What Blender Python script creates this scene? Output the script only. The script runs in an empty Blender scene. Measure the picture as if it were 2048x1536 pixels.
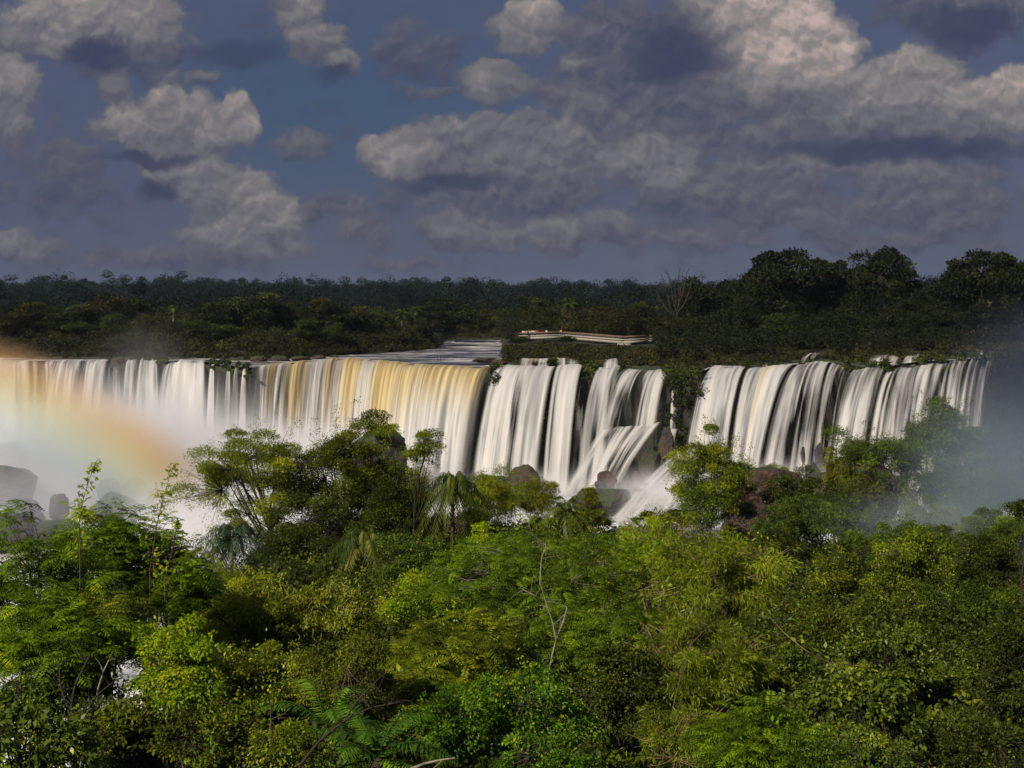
import bpy, math, random
import numpy as np
from mathutils import Vector

# ------------------------------------------------------------------ scene, camera, sky, sun
SC = bpy.context.scene
COL = SC.collection
F = 2813.0                      # focal length in photo pixels (photo 2048 wide)
HZ = 590.0                      # photo row of the horizon


def at(px, py, d):
    """point at distance d (along the view axis) seen at photo pixel px,py"""
    return ((px - 1024.0) / F * d, d, -(py - HZ) / F * d)


cam = bpy.data.cameras.new('camera')
cam_ob = bpy.data.objects.new('camera', cam)
COL.objects.link(cam_ob)
cam_ob.rotation_euler = (math.radians(90), 0, 0)
cam.sensor_width = 36.0
cam.lens = F / 2048.0 * 36.0
cam.shift_y = -(768.0 - HZ) / 2048.0
cam.clip_start = 0.5
cam.clip_end = 20000.0
SC.camera = cam_ob

SUN_EL = 38.0
SUN_AZ = 40.0                   # degrees to the left of straight behind the camera
el, az = math.radians(SUN_EL), math.radians(SUN_AZ)
SUN_DIR = Vector((-math.sin(az) * math.cos(el), -math.cos(az) * math.cos(el), math.sin(el)))
sun = bpy.data.lights.new('sun', 'SUN')
sun.energy = 4.6
sun.angle = math.radians(0.5)
sun.color = (1.0, 0.92, 0.81)
sun_ob = bpy.data.objects.new('sun', sun)
COL.objects.link(sun_ob)
sun_ob.rotation_euler = SUN_DIR.to_track_quat('Z', 'Y').to_euler()

SC.view_settings.view_transform = 'Standard'
SC.view_settings.look = 'None'
SC.view_settings.gamma = 1.0
SC.view_settings.exposure = 0.0
SC.view_settings.use_curve_mapping = False
SC.render.engine = 'CYCLES'
cy = SC.cycles
cy.use_denoising = True
try:
    cy.denoiser = 'OPENIMAGEDENOISE'
    cy.denoising_prefilter = 'ACCURATE'
except Exception:
    pass
cy.max_bounces = 8
cy.diffuse_bounces = 3
cy.glossy_bounces = 2
cy.transmission_bounces = 3
cy.volume_bounces = 4
cy.transparent_max_bounces = 12
cy.caustics_reflective = False
cy.caustics_refractive = False
cy.sample_clamp_indirect = 4.0
cy.volume_step_rate = 2.0
cy.volume_max_steps = 128
cy.use_adaptive_sampling = True
cy.adaptive_threshold = 0.02


class NT:
    """small helper to wire shader nodes"""
    def __init__(s, tree):
        s.t = tree
        s.n = tree.nodes
        s.l = tree.links

    def new(s, kind, **kw):
        n = s.n.new(kind)
        for k, v in kw.items():
            setattr(n, k, v)
        return n

    def put(s, sock, v):
        if isinstance(v, bpy.types.NodeSocket):
            s.l.new(v, sock)
        elif v is not None:
            if hasattr(sock.default_value, '__len__') and not hasattr(v, '__len__'):
                v = (v,) * len(sock.default_value)
            if hasattr(sock.default_value, '__len__') and len(sock.default_value) == 4 and len(v) == 3:
                v = tuple(v) + (1.0,)
            sock.default_value = v

    def m(s, op, a, b=None, c=None, clamp=False):
        n = s.new('ShaderNodeMath', operation=op, use_clamp=clamp)
        s.put(n.inputs[0], a)
        s.put(n.inputs[1], b)
        s.put(n.inputs[2], c)
        return n.outputs[0]

    def v(s, op, a, b=None, sc=None):
        n = s.new('ShaderNodeVectorMath', operation=op)
        s.put(n.inputs[0], a)
        if b is not None:
            s.put(n.inputs[1], b)
        if sc is not None:
            s.put(n.inputs['Scale'], sc)
        return n.outputs['Value'] if op in ('LENGTH', 'DOT_PRODUCT', 'DISTANCE') else n.outputs[0]

    def noise(s, vec, scale=1.0, detail=3.0, rough=0.5, dist=0.0, dim='3D', lac=2.0):
        n = s.new('ShaderNodeTexNoise', noise_dimensions=dim)
        s.put(n.inputs['Vector'], vec)
        s.put(n.inputs['Scale'], scale)
        s.put(n.inputs['Detail'], detail)
        s.put(n.inputs['Roughness'], rough)
        s.put(n.inputs['Lacunarity'], lac)
        s.put(n.inputs['Distortion'], dist)
        return n

    def mix(s, fac, a, b, mode='MIX'):
        n = s.new('ShaderNodeMix', data_type='RGBA', blend_type=mode, clamp_factor=True)
        s.put(n.inputs[0], fac)
        s.put(n.inputs[6], a)
        s.put(n.inputs[7], b)
        return n.outputs[2]

    def ramp(s, fac, stops, interp='LINEAR'):
        n = s.new('ShaderNodeValToRGB')
        r = n.color_ramp
        r.interpolation = interp
        while len(r.elements) < len(stops):
            r.elements.new(0.5)
        for e, (p, c) in zip(r.elements, stops):
            e.position = p
            e.color = tuple(c) + (1.0,) if len(c) == 3 else c
        s.put(n.inputs[0], fac)
        return n.outputs[0]

    def step(s, x, a, b, o0=0.0, o1=1.0, kind='SMOOTHSTEP'):
        n = s.new('ShaderNodeMapRange', interpolation_type=kind)
        s.put(n.inputs['Value'], x)
        s.put(n.inputs['From Min'], a)
        s.put(n.inputs['From Max'], b)
        s.put(n.inputs['To Min'], o0)
        s.put(n.inputs['To Max'], o1)
        return n.outputs[0]


def hexc(r, g, b):
    f = lambda c: (c / 255 / 12.92) if c / 255 <= 0.04045 else ((c / 255 + 0.055) / 1.055) ** 2.4
    return (f(r), f(g), f(b))


# ---- world: Nishita daylight behind a broken cumulus cover, the clouds laid out by direction
# clouds: azimuth/elevation written as (x, y, half width, half height, weight, brightness), in hundredths of the focal length
CLOUDS = [
    (1.7, 0.40, 1.75, 0.62, 1.0, .95), (2.6, 0.55, .75, .45, .9, .9), (1.0, .95, .5, .3, .6, .8),
    (0.15, 1.75, .55, .65, 1.0, .85), (0.2, 2.4, .4, .5, .8, .75),
    (6.0, .25, .45, .55, .9, .8), (6.3, .85, .5, .42, .9, .8), (6.8, 1.3, .4, .28, .8, .7),
    (3.3, 1.5, .55, .2, .5, .5), (4.0, 1.65, .5, .16, .45, .45), (2.3, 1.75, .35, .35, .6, .6),
    (3.4, 2.55, 1.35, .55, 1.0, .9), (2.5, 2.45, .5, .5, .95, .95), (3.35, 2.15, .45, .45, .9, .9), (4.75, 2.4, .4, .45, .95, 1.05),
    (3.9, 3.45, 1.1, .35, .8, .7), (4.6, 3.9, .95, .55, .95, .85), (5.3, 4.4, .75, .6, 1.0, .9), (4.2, 4.6, .6, .4, .8, .7), (5.2, 4.9, 1.0, .25, .7, .6),
    (.35, 4.9, .8, .26, .75, .65), (6.0, 2.9, .55, .25, .5, .5), (7.2, 4.7, .7, .3, .5, .5),
    (10.6, .5, .75, .48, 1.0, .95), (9.9, 1.7, .6, .38, .8, .75), (11.6, 1.35, .35, .3, .6, .8), (8.6, 1.85, .6, .14, .4, .45),
    (13.2, 1.3, 1.9, .95, .75, .32), (12.6, .6, 1.6, .5, .6, .3),
    (15.3, .45, 1.3, .95, 1.25, 1.4), (15.6, 1.35, 1.0, .65, 1.2, 1.38), (16.4, .9, .75, .6, 1.1, 1.35), (14.2, .25, .8, .5, .8, .85),
    (16.0, 1.95, 1.0, .38, 1.0, .45), (17.5, 1.95, 1.4, .6, 1.1, .92), (18.4, 1.75, .75, .75, 1.1, 1.0), (19.3, 2.15, 1.0, .5, 1.05, .95), (16.6, 1.75, .7, .5, 1.1, 1.05), (17.2, 2.4, 2.3, .35, .9, .7), (20.3, 2.0, .75, .62, 1.1, 1.15),
    (8.0, 3.05, .75, .4, .95, 1.0), (9.6, 3.0, 1.5, .65, 1.0, .62), (10.9, 3.0, 1.3, .7, 1.0, .65), (11.2, 2.5, .4, .35, .8, .8), (9.6, 3.5, 1.0, .2, .7, .8),
    (13.0, 3.2, .95, .55, .95, .75), (13.4, 3.5, .75, .3, .9, .85), (12.6, 2.3, 2.0, .4, .65, .5), (15.6, 3.4, 1.4, .4, .7, .5), (18.3, 3.6, 1.6, .38, .7, .5),
    (9.5, 4.55, 1.15, .42, .75, .6), (11.1, 4.65, .8, .36, .7, .55), (12.3, 4.5, .6, .28, .6, .5), (16.0, 4.3, 2.6, .4, .55, .42), (19.3, 4.5, 1.2, .3, .5, .42),
    (19.4, .3, 1.5, .6, .75, .33), (7.8, 5.3, .7, .16, .5, .4),
    (13.6, 2.1, 2.6, .55, .62, .36), (15.2, 2.75, 2.2, .4, .6, .4), (11.6, 2.05, 1.0, .5, .6, .5), (18.6, 2.75, 2.4, .45, .6, .42), (14.4, 1.75, .6, .6, .7, .6),
    (10.2, 3.95, 2.4, .45, .55, .4), (14.6, 3.9, 2.6, .5, .55, .42), (18.6, 4.1, 2.2, .5, .5, .4), (13.4, 4.75, 2.4, .3, .45, .38), (17.8, 4.85, 2.4, .3, .45, .36), (1.2, 3.6, 1.6, .9, .34, .3), (6.9, 4.2, 1.2, .5, .35, .35), (3.0, 5.2, 2.6, .25, .4, .35),
    (2.3, 1.15, 1.5, .5, .5, .3), (8.3, 1.0, 1.3, .5, .3, .35), (14.3, .7, .9, .55, .9, .6),
]
DARKS = [(4.75, 1.1, 1.25, .38), (1.95, 1.05, .95, .42), (13.4, 1.0, 1.1, .9), (18.0, 3.0, 3.2, .30), (9.0, 3.65, 1.3, .3), (19.3, .5, 1.2, .5), (2.9, 3.2, 1.5, .18), (6.6, 1.5, .6, .2), (3.2, 3.8, .5, .35)]

world = bpy.data.worlds.new('World')
SC.world = world
world.use_nodes = True
W = NT(world.node_tree)
W.n.clear()


def cloud_world():
    geo = W.new('ShaderNodeTexCoord').outputs['Generated']
    sep = W.new('ShaderNodeSeparateXYZ')
    W.put(sep.inputs[0], geo)
    yy = W.m('MAXIMUM', W.m('ABSOLUTE', sep.outputs[1]), 0.12)
    X = W.m('MULTIPLY_ADD', W.m('DIVIDE', sep.outputs[0], yy), F / 100, 10.24)
    Y = W.m('MULTIPLY_ADD', W.m('DIVIDE', sep.outputs[2], yy), -F / 100, HZ / 100)
    comb = W.new('ShaderNodeCombineXYZ')
    W.put(comb.inputs[0], X)
    W.put(comb.inputs[1], Y)
    P = comb.outputs[0]
    wn = W.noise(P, 1.1, 8.0, 0.60)
    warp = W.v('SCALE', W.v('SUBTRACT', wn.outputs['Color'], (.5, .5, .5)), sc=1.15)
    Q = W.v('ADD', P, W.v('MULTIPLY', warp, (1.0, .75, 0)))
    dens, lit = None, None
    qs = W.new('ShaderNodeSeparateXYZ')
    W.put(qs.inputs[0], Q)
    for (cx, cy_, rx, ry, w, br) in CLOUDS:
        rx, ry = rx * 1.15, ry * 1.18
        d = W.v('LENGTH', W.v('MULTIPLY', W.v('SUBTRACT', Q, (cx, cy_, 0)), (1 / rx, 1 / ry, 0)))
        k = W.m('MULTIPLY_ADD', d, -w * .92, w * 1.12, clamp=False)
        k = W.m('MAXIMUM', k, 0.0)
        dens = k if dens is None else W.m('MAXIMUM', dens, k)
        kb = W.m('MULTIPLY', W.m('MULTIPLY', k, k), 1.0)
        # tops catch the sun, bases are flat and grey
        hgt = W.m('MULTIPLY_ADD', qs.outputs[1], -.34 / ry, br + .34 * cy_ / ry)
        num = W.m('MULTIPLY', kb, hgt)
        lit = (num, kb) if lit is None else (W.m('ADD', lit[0], num), W.m('ADD', lit[1], kb))
    bright = W.m('DIVIDE', lit[0], W.m('MAXIMUM', lit[1], 1e-4))
    dark = None
    for (cx, cy_, rx, ry) in DARKS:
        d = W.v('LENGTH', W.v('MULTIPLY', W.v('SUBTRACT', Q, (cx, cy_, 0)), (1 / rx, 1 / ry, 0)))
        k = W.step(d, 1.1, .35)
        dark = k if dark is None else W.m('MAXIMUM', dark, k)
    # billow relief: rounded puffs, their height here against the height a step towards the sun
    def puffs(p):
        v = W.new('ShaderNodeTexVoronoi', voronoi_dimensions='2D', feature='SMOOTH_F1')
        v.normalize = True
        W.put(v.inputs['Vector'], p)
        W.put(v.inputs['Scale'], 1.35)
        W.put(v.inputs['Detail'], 2.4)
        W.put(v.inputs['Roughness'], .46)
        W.put(v.inputs['Lacunarity'], 2.3)
        W.put(v.inputs['Smoothness'], .35)
        return W.m('SUBTRACT', 1.0, v.outputs['Distance'])
    h1, h2 = puffs(Q), puffs(W.v('ADD', Q, (-.05, -.13, 0)))
    n1 = W.noise(Q, 1.05, 9.0, 0.56)
    rel = W.m('SUBTRACT', h1, h2)
    fine = W.m('ADD', W.m('MULTIPLY', W.m('SUBTRACT', n1.outputs[0], .5), .75), W.m('MULTIPLY', W.m('SUBTRACT', h1, .62), .55))
    cov = W.step(W.m('MULTIPLY_ADD', fine, 1.15, dens), .08, .36)
    shade = W.m('MULTIPLY_ADD', rel, 1.2, W.m('MULTIPLY', bright, .60), clamp=True)
    shade = W.m('MULTIPLY', shade, W.step(dens, .02, .55, .55, 1.0))
    ccol = W.ramp(shade, [(0.0, hexc(68, 70, 88)), (.3, hexc(95, 94, 103)), (.55, hexc(116, 114, 118)), (.78, hexc(142, 135, 134)), (1.0, hexc(186, 166, 162))])
    # clear part: Nishita daylight through the thin dull veil between the clouds
    sky = W.new('ShaderNodeTexSky', sky_type='NISHITA')
    sky.sun_disc = False
    sky.sun_elevation = el
    sky.sun_rotation = math.pi + az
    sky.air_density = 1.4
    sky.dust_density = 0.6
    sky.ozone_density = 3.0
    day = W.mix(1.0, sky.outputs[0], (.42, .42, .42), 'MULTIPLY')
    veil_n = W.noise(W.v('MULTIPLY', P, (.35, .8, 1)), .8, 5, .6).outputs[0]
    # a deeper blue gap in the middle of the view, a mauve veil elsewhere
    gap = W.v('LENGTH', W.v('MULTIPLY', W.v('SUBTRACT', Q, (6.9, 2.3, 0)), (1 / 5.6, 1 / 2.6, 0)))
    gapf = W.step(gap, 1.15, .15)
    veil = W.mix(veil_n, hexc(66, 76, 108), hexc(84, 89, 118))
    veil = W.mix(W.m('MULTIPLY', gapf, .85), veil, hexc(60, 80, 112))
    veil = W.mix(W.m('MULTIPLY', dark, .8), veil, hexc(54, 62, 92))
    veil = W.mix(W.step(Y, 3.6, 5.8, 0, .45), veil, hexc(86, 94, 118))
    veil = W.mix(1.0, veil, (12.5, 12.5, 12.5), 'MULTIPLY')
    clear = W.mix(.86, day, veil)
    cl = W.mix(1.0, ccol, (13.0, 13.0, 13.0), 'MULTIPLY')
    dcl = W.mix(W.m('MULTIPLY', dark, .8), cl, W.mix(1.0, hexc(58, 62, 88), (12.5, 12.5, 12.5), 'MULTIPLY'))
    out = W.mix(W.m('MULTIPLY', cov, W.m('MULTIPLY_ADD', bright, .35, .6, clamp=True)), clear, dcl)
    bg = W.new('ShaderNodeBackground')
    W.put(bg.inputs[0], out)
    bg.inputs[1].default_value = 0.08
    o = W.new('ShaderNodeOutputWorld')
    W.l.new(bg.outputs[0], o.inputs[0])


cloud_world()
try:
    world.cycles.sampling_method = 'MANUAL'
    world.cycles.sample_map_resolution = 256
except Exception:
    pass

# ------------------------------------------------------------------ mesh and tagging helpers
RNG = np.random.default_rng(11)


def tag(o, label=None, cat=None, group=None, kind=None):
    if label:
        o['label'] = label
    if cat:
        o['category'] = cat
    if group:
        o['group'] = group
    if kind:
        o['kind'] = kind
    return o


def empty(name, loc, rz=0.0):
    o = bpy.data.objects.new(name, None)
    o.location = loc
    o.rotation_euler = (0, 0, rz)
    o.empty_display_size = 0.3
    COL.objects.link(o)
    return o


def mesh(name, V, Fs, mat=None, parent=None, face_tint=None, smooth=False, uv=None, pt=None, local=None):
    """V (n,3); Fs a list of (m,k) index arrays; face_tint (faces,) float; pt dict of point floats"""
    V = np.asarray(V, dtype=np.float32)
    Fs = [np.asarray(f, dtype=np.int32) for f in Fs if len(f)]
    if local is not None:
        V = V - np.asarray(local, dtype=np.float32)
    me = bpy.data.meshes.new(name)
    me.vertices.add(len(V))
    me.vertices.foreach_set('co', V.ravel())
    nl = sum(f.size for f in Fs)
    nf = sum(len(f) for f in Fs)
    me.loops.add(nl)
    me.polygons.add(nf)
    idx = np.concatenate([f.ravel() for f in Fs])
    me.loops.foreach_set('vertex_index', idx)
    st = np.concatenate([np.full(len(f), f.shape[1], dtype=np.int32) for f in Fs])
    starts = np.concatenate([[0], np.cumsum(st)[:-1]]).astype(np.int32)
    me.polygons.foreach_set('loop_start', starts)
    if smooth:
        me.polygons.foreach_set('use_smooth', np.ones(nf, dtype=bool))
    me.update(calc_edges=True)
    if face_tint is not None:
        a = me.attributes.new('tint', 'FLOAT', 'FACE')
        a.data.foreach_set('value', np.asarray(face_tint, dtype=np.float32))
    if pt:
        for k, v in pt.items():
            a = me.attributes.new(k, 'FLOAT', 'POINT')
            a.data.foreach_set('value', np.asarray(v, dtype=np.float32))
    if uv is not None:
        u = me.uv_layers.new(name='UVMap')
        u.data.foreach_set('uv', np.asarray(uv, dtype=np.float32)[idx].ravel())
    me.validate() if False else None
    if mat is not None:
        me.materials.append(mat)
    o = bpy.data.objects.new(name, me)
    COL.objects.link(o)
    if parent is not None:
        o.parent = parent
    return o


def grid_faces(nr, nc, off=0):
    i = np.arange(nr - 1)[:, None] * nc + np.arange(nc - 1)[None, :]
    i = i.ravel() + off
    return np.stack([i, i + 1, i + nc + 1, i + nc], 1)


# value noise, vectorised
def _h(ix, iy, iz, seed):
    n = (ix.astype(np.int64) * 374761393 + iy.astype(np.int64) * 668265263 + iz.astype(np.int64) * 2147483647 + seed * 974711) & 0xFFFFFFFF
    n = ((n ^ (n >> 13)) * 1274126177) & 0xFFFFFFFF
    n = n ^ (n >> 16)
    return (n & 0xFFFFFF) / float(0x1000000)


def vnoise(P, seed=0):
    P = np.asarray(P, dtype=np.float64)
    f = np.floor(P)
    t = P - f
    t = t * t * (3 - 2 * t)
    x, y, z = (f[..., k].astype(np.int64) for k in range(3))
    r = 0
    for dx in (0, 1):
        for dy in (0, 1):
            for dz in (0, 1):
                w = (t[..., 0] if dx else 1 - t[..., 0]) * (t[..., 1] if dy else 1 - t[..., 1]) * (t[..., 2] if dz else 1 - t[..., 2])
                r = r + w * _h(x + dx, y + dy, z + dz, seed)
    return r


def fbm(P, octs=4, seed=0, gain=.5):
    P = np.asarray(P, dtype=np.float64)
    a, s, tot = 1.0, 0, 0
    for o in range(octs):
        s = s + a * vnoise(P * (2 ** o) + o * 17.3, seed + o)
        tot += a
        a *= gain
    return s / tot


def n2(x, y, sc, octs=4, seed=0):
    x, y = np.broadcast_arrays(np.asarray(x, float), np.asarray(y, float))
    return fbm(np.stack([x * sc, y * sc, np.zeros_like(x) + seed * 3.7], -1), octs, seed)


def unit(v):
    return v / np.maximum(np.linalg.norm(v, axis=-1, keepdims=True), 1e-9)


class Tubes:
    """collects tapered tubes into one mesh"""
    def __init__(s):
        s.V, s.Fq, s.n = [], [], 0

    def add(s, pts, rad, sides=5):
        P = np.asarray(pts, dtype=float)
        k = len(P)
        rad = np.broadcast_to(np.asarray(rad, dtype=float), (k,))
        T = unit(np.gradient(P, axis=0))
        ref = np.array([0.31, 0.17, 0.93]) if abs(T[:, 2]).mean() < .8 else np.array([0.9, 0.3, 0.1])
        A = unit(np.cross(T, ref))
        B = np.cross(T, A)
        ang = np.arange(sides) * 2 * math.pi / sides
        R = P[:, None, :] + rad[:, None, None] * (A[:, None, :] * np.cos(ang)[None, :, None] + B[:, None, :] * np.sin(ang)[None, :, None])
        s.V.append(R.reshape(-1, 3))
        i = np.arange(k - 1)[:, None] * sides
        j = np.arange(sides)[None, :]
        jn = (j + 1) % sides
        q = np.stack([i + j, i + jn, i + sides + jn, i + sides + j], -1).reshape(-1, 4) + s.n
        s.Fq.append(q)
        cap = np.arange(sides)[::-1]
        s.n += k * sides

    def build(s, name, mat, parent=None, local=None):
        return mesh(name, np.concatenate(s.V), [np.concatenate(s.Fq)], mat, parent, smooth=True, local=local)


def curve3(a, b, bend, k=6):
    """quadratic curve from a to b, pulled by bend at its middle"""
    a, b, bend = (np.asarray(q, float) for q in (a, b, bend))
    t = np.linspace(0, 1, k)[:, None]
    c = (a + b) / 2 + bend
    return (1 - t) ** 2 * a + 2 * t * (1 - t) * c + t * t * b


def principled(name):
    m = bpy.data.materials.new(name)
    m.use_nodes = True
    N = NT(m.node_tree)
    b = N.n.get('Principled BSDF')
    return m, N, b, N.n.get('Material Output')


def attr(N, name, out='Fac'):
    a = N.new('ShaderNodeAttribute', attribute_name=name)
    return a.outputs[out]


def bump(N, h, dist=.1, strength=.6):
    n = N.new('ShaderNodeBump')
    n.inputs['Strength'].default_value = strength
    n.inputs['Distance'].default_value = dist
    N.put(n.inputs['Height'], h)
    return n.outputs[0]

# ------------------------------------------------------------------ the lie of the land
# the lip of the falls: photo column, photo row, distance
LIP = np.array([(-900, 714, 340), (-300, 716, 335), (0, 722, 326), (100, 722, 327), (215, 722, 325), (265, 721, 327), (320, 722, 324), (415, 724, 316), (440, 729, 306),
                (500, 736, 292), (560, 729, 304), (620, 722, 316), (690, 718, 328), (760, 723, 316), (850, 732, 298), (985, 736, 291), (1000, 733, 292), (1060, 735, 289),
                (1110, 729, 294), (1165, 727, 295), (1190, 736, 289), (1240, 734, 289), (1335, 741, 282), (1360, 745, 278), (1400, 745, 274), (1420, 736, 280), (1490, 733, 283),
                (1600, 729, 286), (1660, 724, 288), (1700, 730, 282), (1760, 735, 276), (1830, 724, 281), (1900, 722, 279), (1985, 713, 281), (2100, 702, 283), (2500, 690, 288), (3200, 690, 288)], float)
FOOT = np.array([(-900, -43), (900, -43), (1040, -41), (1150, -38.5), (1300, -36), (1420, -32.5), (1650, -32), (1900, -34), (2100, -33), (3200, -33)], float)
EDGE = np.array([(-900, 24), (200, 28), (330, 32), (420, 55), (520, 86), (620, 104), (760, 116), (1000, 125), (1180, 138), (1290, 160), (1390, 196), (1500, 206), (1800, 208), (1900, 196), (2100, 190), (3200, 190)], float)
# far bank of the upper river
BANK = np.array([(-900, 352), (-20, 341), (100, 337), (230, 333), (420, 330), (520, 322), (590, 334), (700, 352), (800, 372), (872, 392), (886, 470), (1004, 470), (1010, 300), (1100, 302), (1200, 296), (1340, 288), (1400, 284), (1600, 294), (1760, 286), (1900, 290), (2000, 292), (3200, 300)], float)


def lipD(px):
    return np.interp(px, LIP[:, 0], LIP[:, 2])


def lipZ(px):
    return -(np.interp(px, LIP[:, 0], LIP[:, 1]) - HZ) / F * lipD(px)


def bankD(px):
    return np.interp(px, BANK[:, 0], BANK[:, 1])


def smooth(a, b, x):
    t = np.clip((x - a) / (b - a), 0, 1)
    return t * t * (3 - 2 * t)


def riverZ(px, D):
    """level of the upper river"""
    L = lipD(px)
    return lipZ(px) + (-14.9 - lipZ(px)) * smooth(2, 22, D - L) * (np.asarray(px) < 1010)


def ground(px, D):
    """terrain height under photo column px at distance D"""
    px, D = np.broadcast_arrays(np.asarray(px, float), np.asarray(D, float))
    x = (px - 1024) / F * D
    L = lipD(px)
    E = np.interp(px, EDGE[:, 0], EDGE[:, 1])
    foot = np.interp(px, FOOT[:, 0], FOOT[:, 1])
    slope = np.interp(D, [0, 14, 28, 60, 90, 140, 200, 400], [-6.0, -7.4, -9.4, -13.8, -17.4, -24.5, -32.5, -58]) - smooth(1100, 1450, px) * smooth(35, 110, D) * 4.5 + (n2(x, D, .05, 4, 3) - .5) * 3.0
    floor = np.minimum(-42.5, foot) + (foot + 42.5) * smooth(L - 55, L - 10, D) * (foot > -42.5)
    gorge = slope + (np.minimum(floor, slope) - slope) * smooth(E, E + 26, D)
    gorge = gorge + (n2(x, D, .11, 4, 5) - .5) * 2.0 * smooth(E, E + 10, D)
    # plateau above the falls
    B = bankD(px)
    rz = riverZ(px, D)
    land = rz + 0.5 + 1.4 * smooth(0, 14, D - B) + (n2(x, D, .06, 4, 9) - .35) * 1.6 * smooth(0, 6, D - B)
    bed = rz - 0.7 + (n2(x, D, .25, 3, 2) - .5) * .5
    plat = np.where(D > B, land, bed + (land - bed) * smooth(-2.0, 0.0, D - B))
    hill = smooth(480, 1500, D) * (6.5 + 6 * n2(x, D, .0022, 3, 21) + 3.0 * smooth(300, -500, x)) - 14.0 * smooth(1700, 4200, D)
    plat = plat + hill
    return np.where(D < L - 1.5, gorge, plat)


def gz(x, y):
    return float(ground(1024 + x / y * F, y))


# ---- ground sheet: columns fan out from the viewpoint, rows run from the viewpoint over the cliff to the horizon
def build_ground():
    pxs = np.concatenate([np.linspace(-3000, -320, 50), np.arange(-300, 2360, 7.0), np.linspace(2380, 5200, 50)])
    nc = len(pxs)
    L = lipD(pxs)
    rows = []
    for f in np.geomspace(0.018, 1.0, 110):
        D = (L - 4.0) * f
        rows.append(((pxs - 1024) / F * D, D, ground(pxs, D)))
    zt = ground(pxs, L + .1)
    zb = ground(pxs, L - 4.0)
    for k, f in enumerate(np.linspace(.06, 1.0, 26)):
        D = L - 3.6 + 3.5 * f ** 1.5
        x = (pxs - 1024) / F * D
        z = zb + (zt - zb) * f
        rows.append((x, D, z))
    for f in np.geomspace(0.4, 2300, 90):
        D = L + f
        rows.append(((pxs - 1024) / F * D, D, ground(pxs, D)))
    V = np.array([np.stack(r, 1) for r in rows])
    # break the cliff face into ledges and buttresses
    for k in range(111, 136):
        x, y, z = V[k, :, 0], V[k, :, 1], V[k, :, 2]
        w = math.sin(math.pi * (k - 110) / 26)
        V[k, :, 1] += w * ((fbm(np.stack([x * .22, z * .05, z * 0], -1), 4, 31) - .5) * 5.0 + (fbm(np.stack([x * .9, z * .5, z * 0], -1), 4, 33) - .5) * 2.4)
    nr = len(rows)
    o = mesh('ground', V.reshape(-1, 3), [grid_faces(nr, nc)], MAT['ground'], smooth=True)
    tag(o, kind='structure')


MAT = {}


def ground_mat():
    m, N, b, out = principled('ground_earth')
    g = N.new('ShaderNodeNewGeometry')
    pos = g.outputs['Position']
    sep = N.new('ShaderNodeSeparateXYZ')
    N.put(sep.inputs[0], g.outputs['Normal'])
    up = N.m('ABSOLUTE', sep.outputs[2])
    n = N.noise(pos, .35, 6, .6).outputs[0]
    nf = N.noise(pos, 2.5, 5, .6).outputs[0]
    rock = N.ramp(N.noise(N.v('MULTIPLY', pos, (1, 1, .35)), .5, 6, .65).outputs[0], [(.3, (.010, .009, .008)), (.55, (.026, .021, .018)), (.75, (.075, .040, .025))])
    moss = N.mix(nf, (.012, .020, .006), (.035, .055, .012))
    soil = N.mix(nf, (.020, .022, .009), (.045, .045, .018))
    mossy = N.step(N.m('MULTIPLY_ADD', n, 1.3, N.m('MULTIPLY', up, .45)), .72, .95)
    c = N.mix(mossy, rock, moss)
    c = N.mix(N.step(up, .72, .9), c, soil)
    N.put(b.inputs['Base Color'], c)
    N.put(b.inputs['Roughness'], .8)
    N.put(b.inputs['Normal'], bump(N, nf, .5, .8))
    return m


MAT['ground'] = ground_mat()
build_ground()


# ---- upper river, gorge water
def river_mat():
    m, N, b, out = principled('river_water')
    pos = N.new('ShaderNodeNewGeometry').outputs['Position']
    st = N.v('MULTIPLY', pos, (.045, .22, 1))
    a = N.noise(st, 1.0, 5, .6, .6).outputs[0]
    f = N.noise(N.v('MULTIPLY', pos, (.35, 1.6, 1)), 1.0, 4, .6).outputs[0]
    foam = N.step(N.m('MULTIPLY_ADD', f, .7, a), 0.84, 1.02)
    c = N.mix(foam, N.mix(N.step(a, .38, .62), (.035, .034, .036), (.22, .21, .215)), (.66, .61, .55))
    N.put(b.inputs['Base Color'], c)
    N.put(b.inputs['Roughness'], N.m('MULTIPLY_ADD', foam, .4, .25))
    N.put(b.inputs['Normal'], bump(N, f, .25, .7))
    return m


def foam_mat():
    m, N, b, out = principled('foaming_water')
    pos = N.new('ShaderNodeNewGeometry').outputs['Position']
    a = N.noise(N.v('MULTIPLY', pos, (.10, .05, .1)), 1.0, 6, .6, .8).outputs[0]
    f = N.noise(N.v('MULTIPLY', pos, (1.2, .5, 1)), 1.0, 4, .6).outputs[0]
    c = N.ramp(N.m('MULTIPLY_ADD', f, .2, a), [(.42, (.30, .32, .33)), (.6, (.74, .74, .72)), (.8, (.86, .85, .82))])
    N.put(b.inputs['Base Color'], c)
    N.put(b.inputs['Roughness'], .75)
    N.put(b.inputs['Normal'], bump(N, f, .4, .4))
    return m


MAT['river'] = river_mat()
MAT['foam'] = foam_mat()


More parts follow.
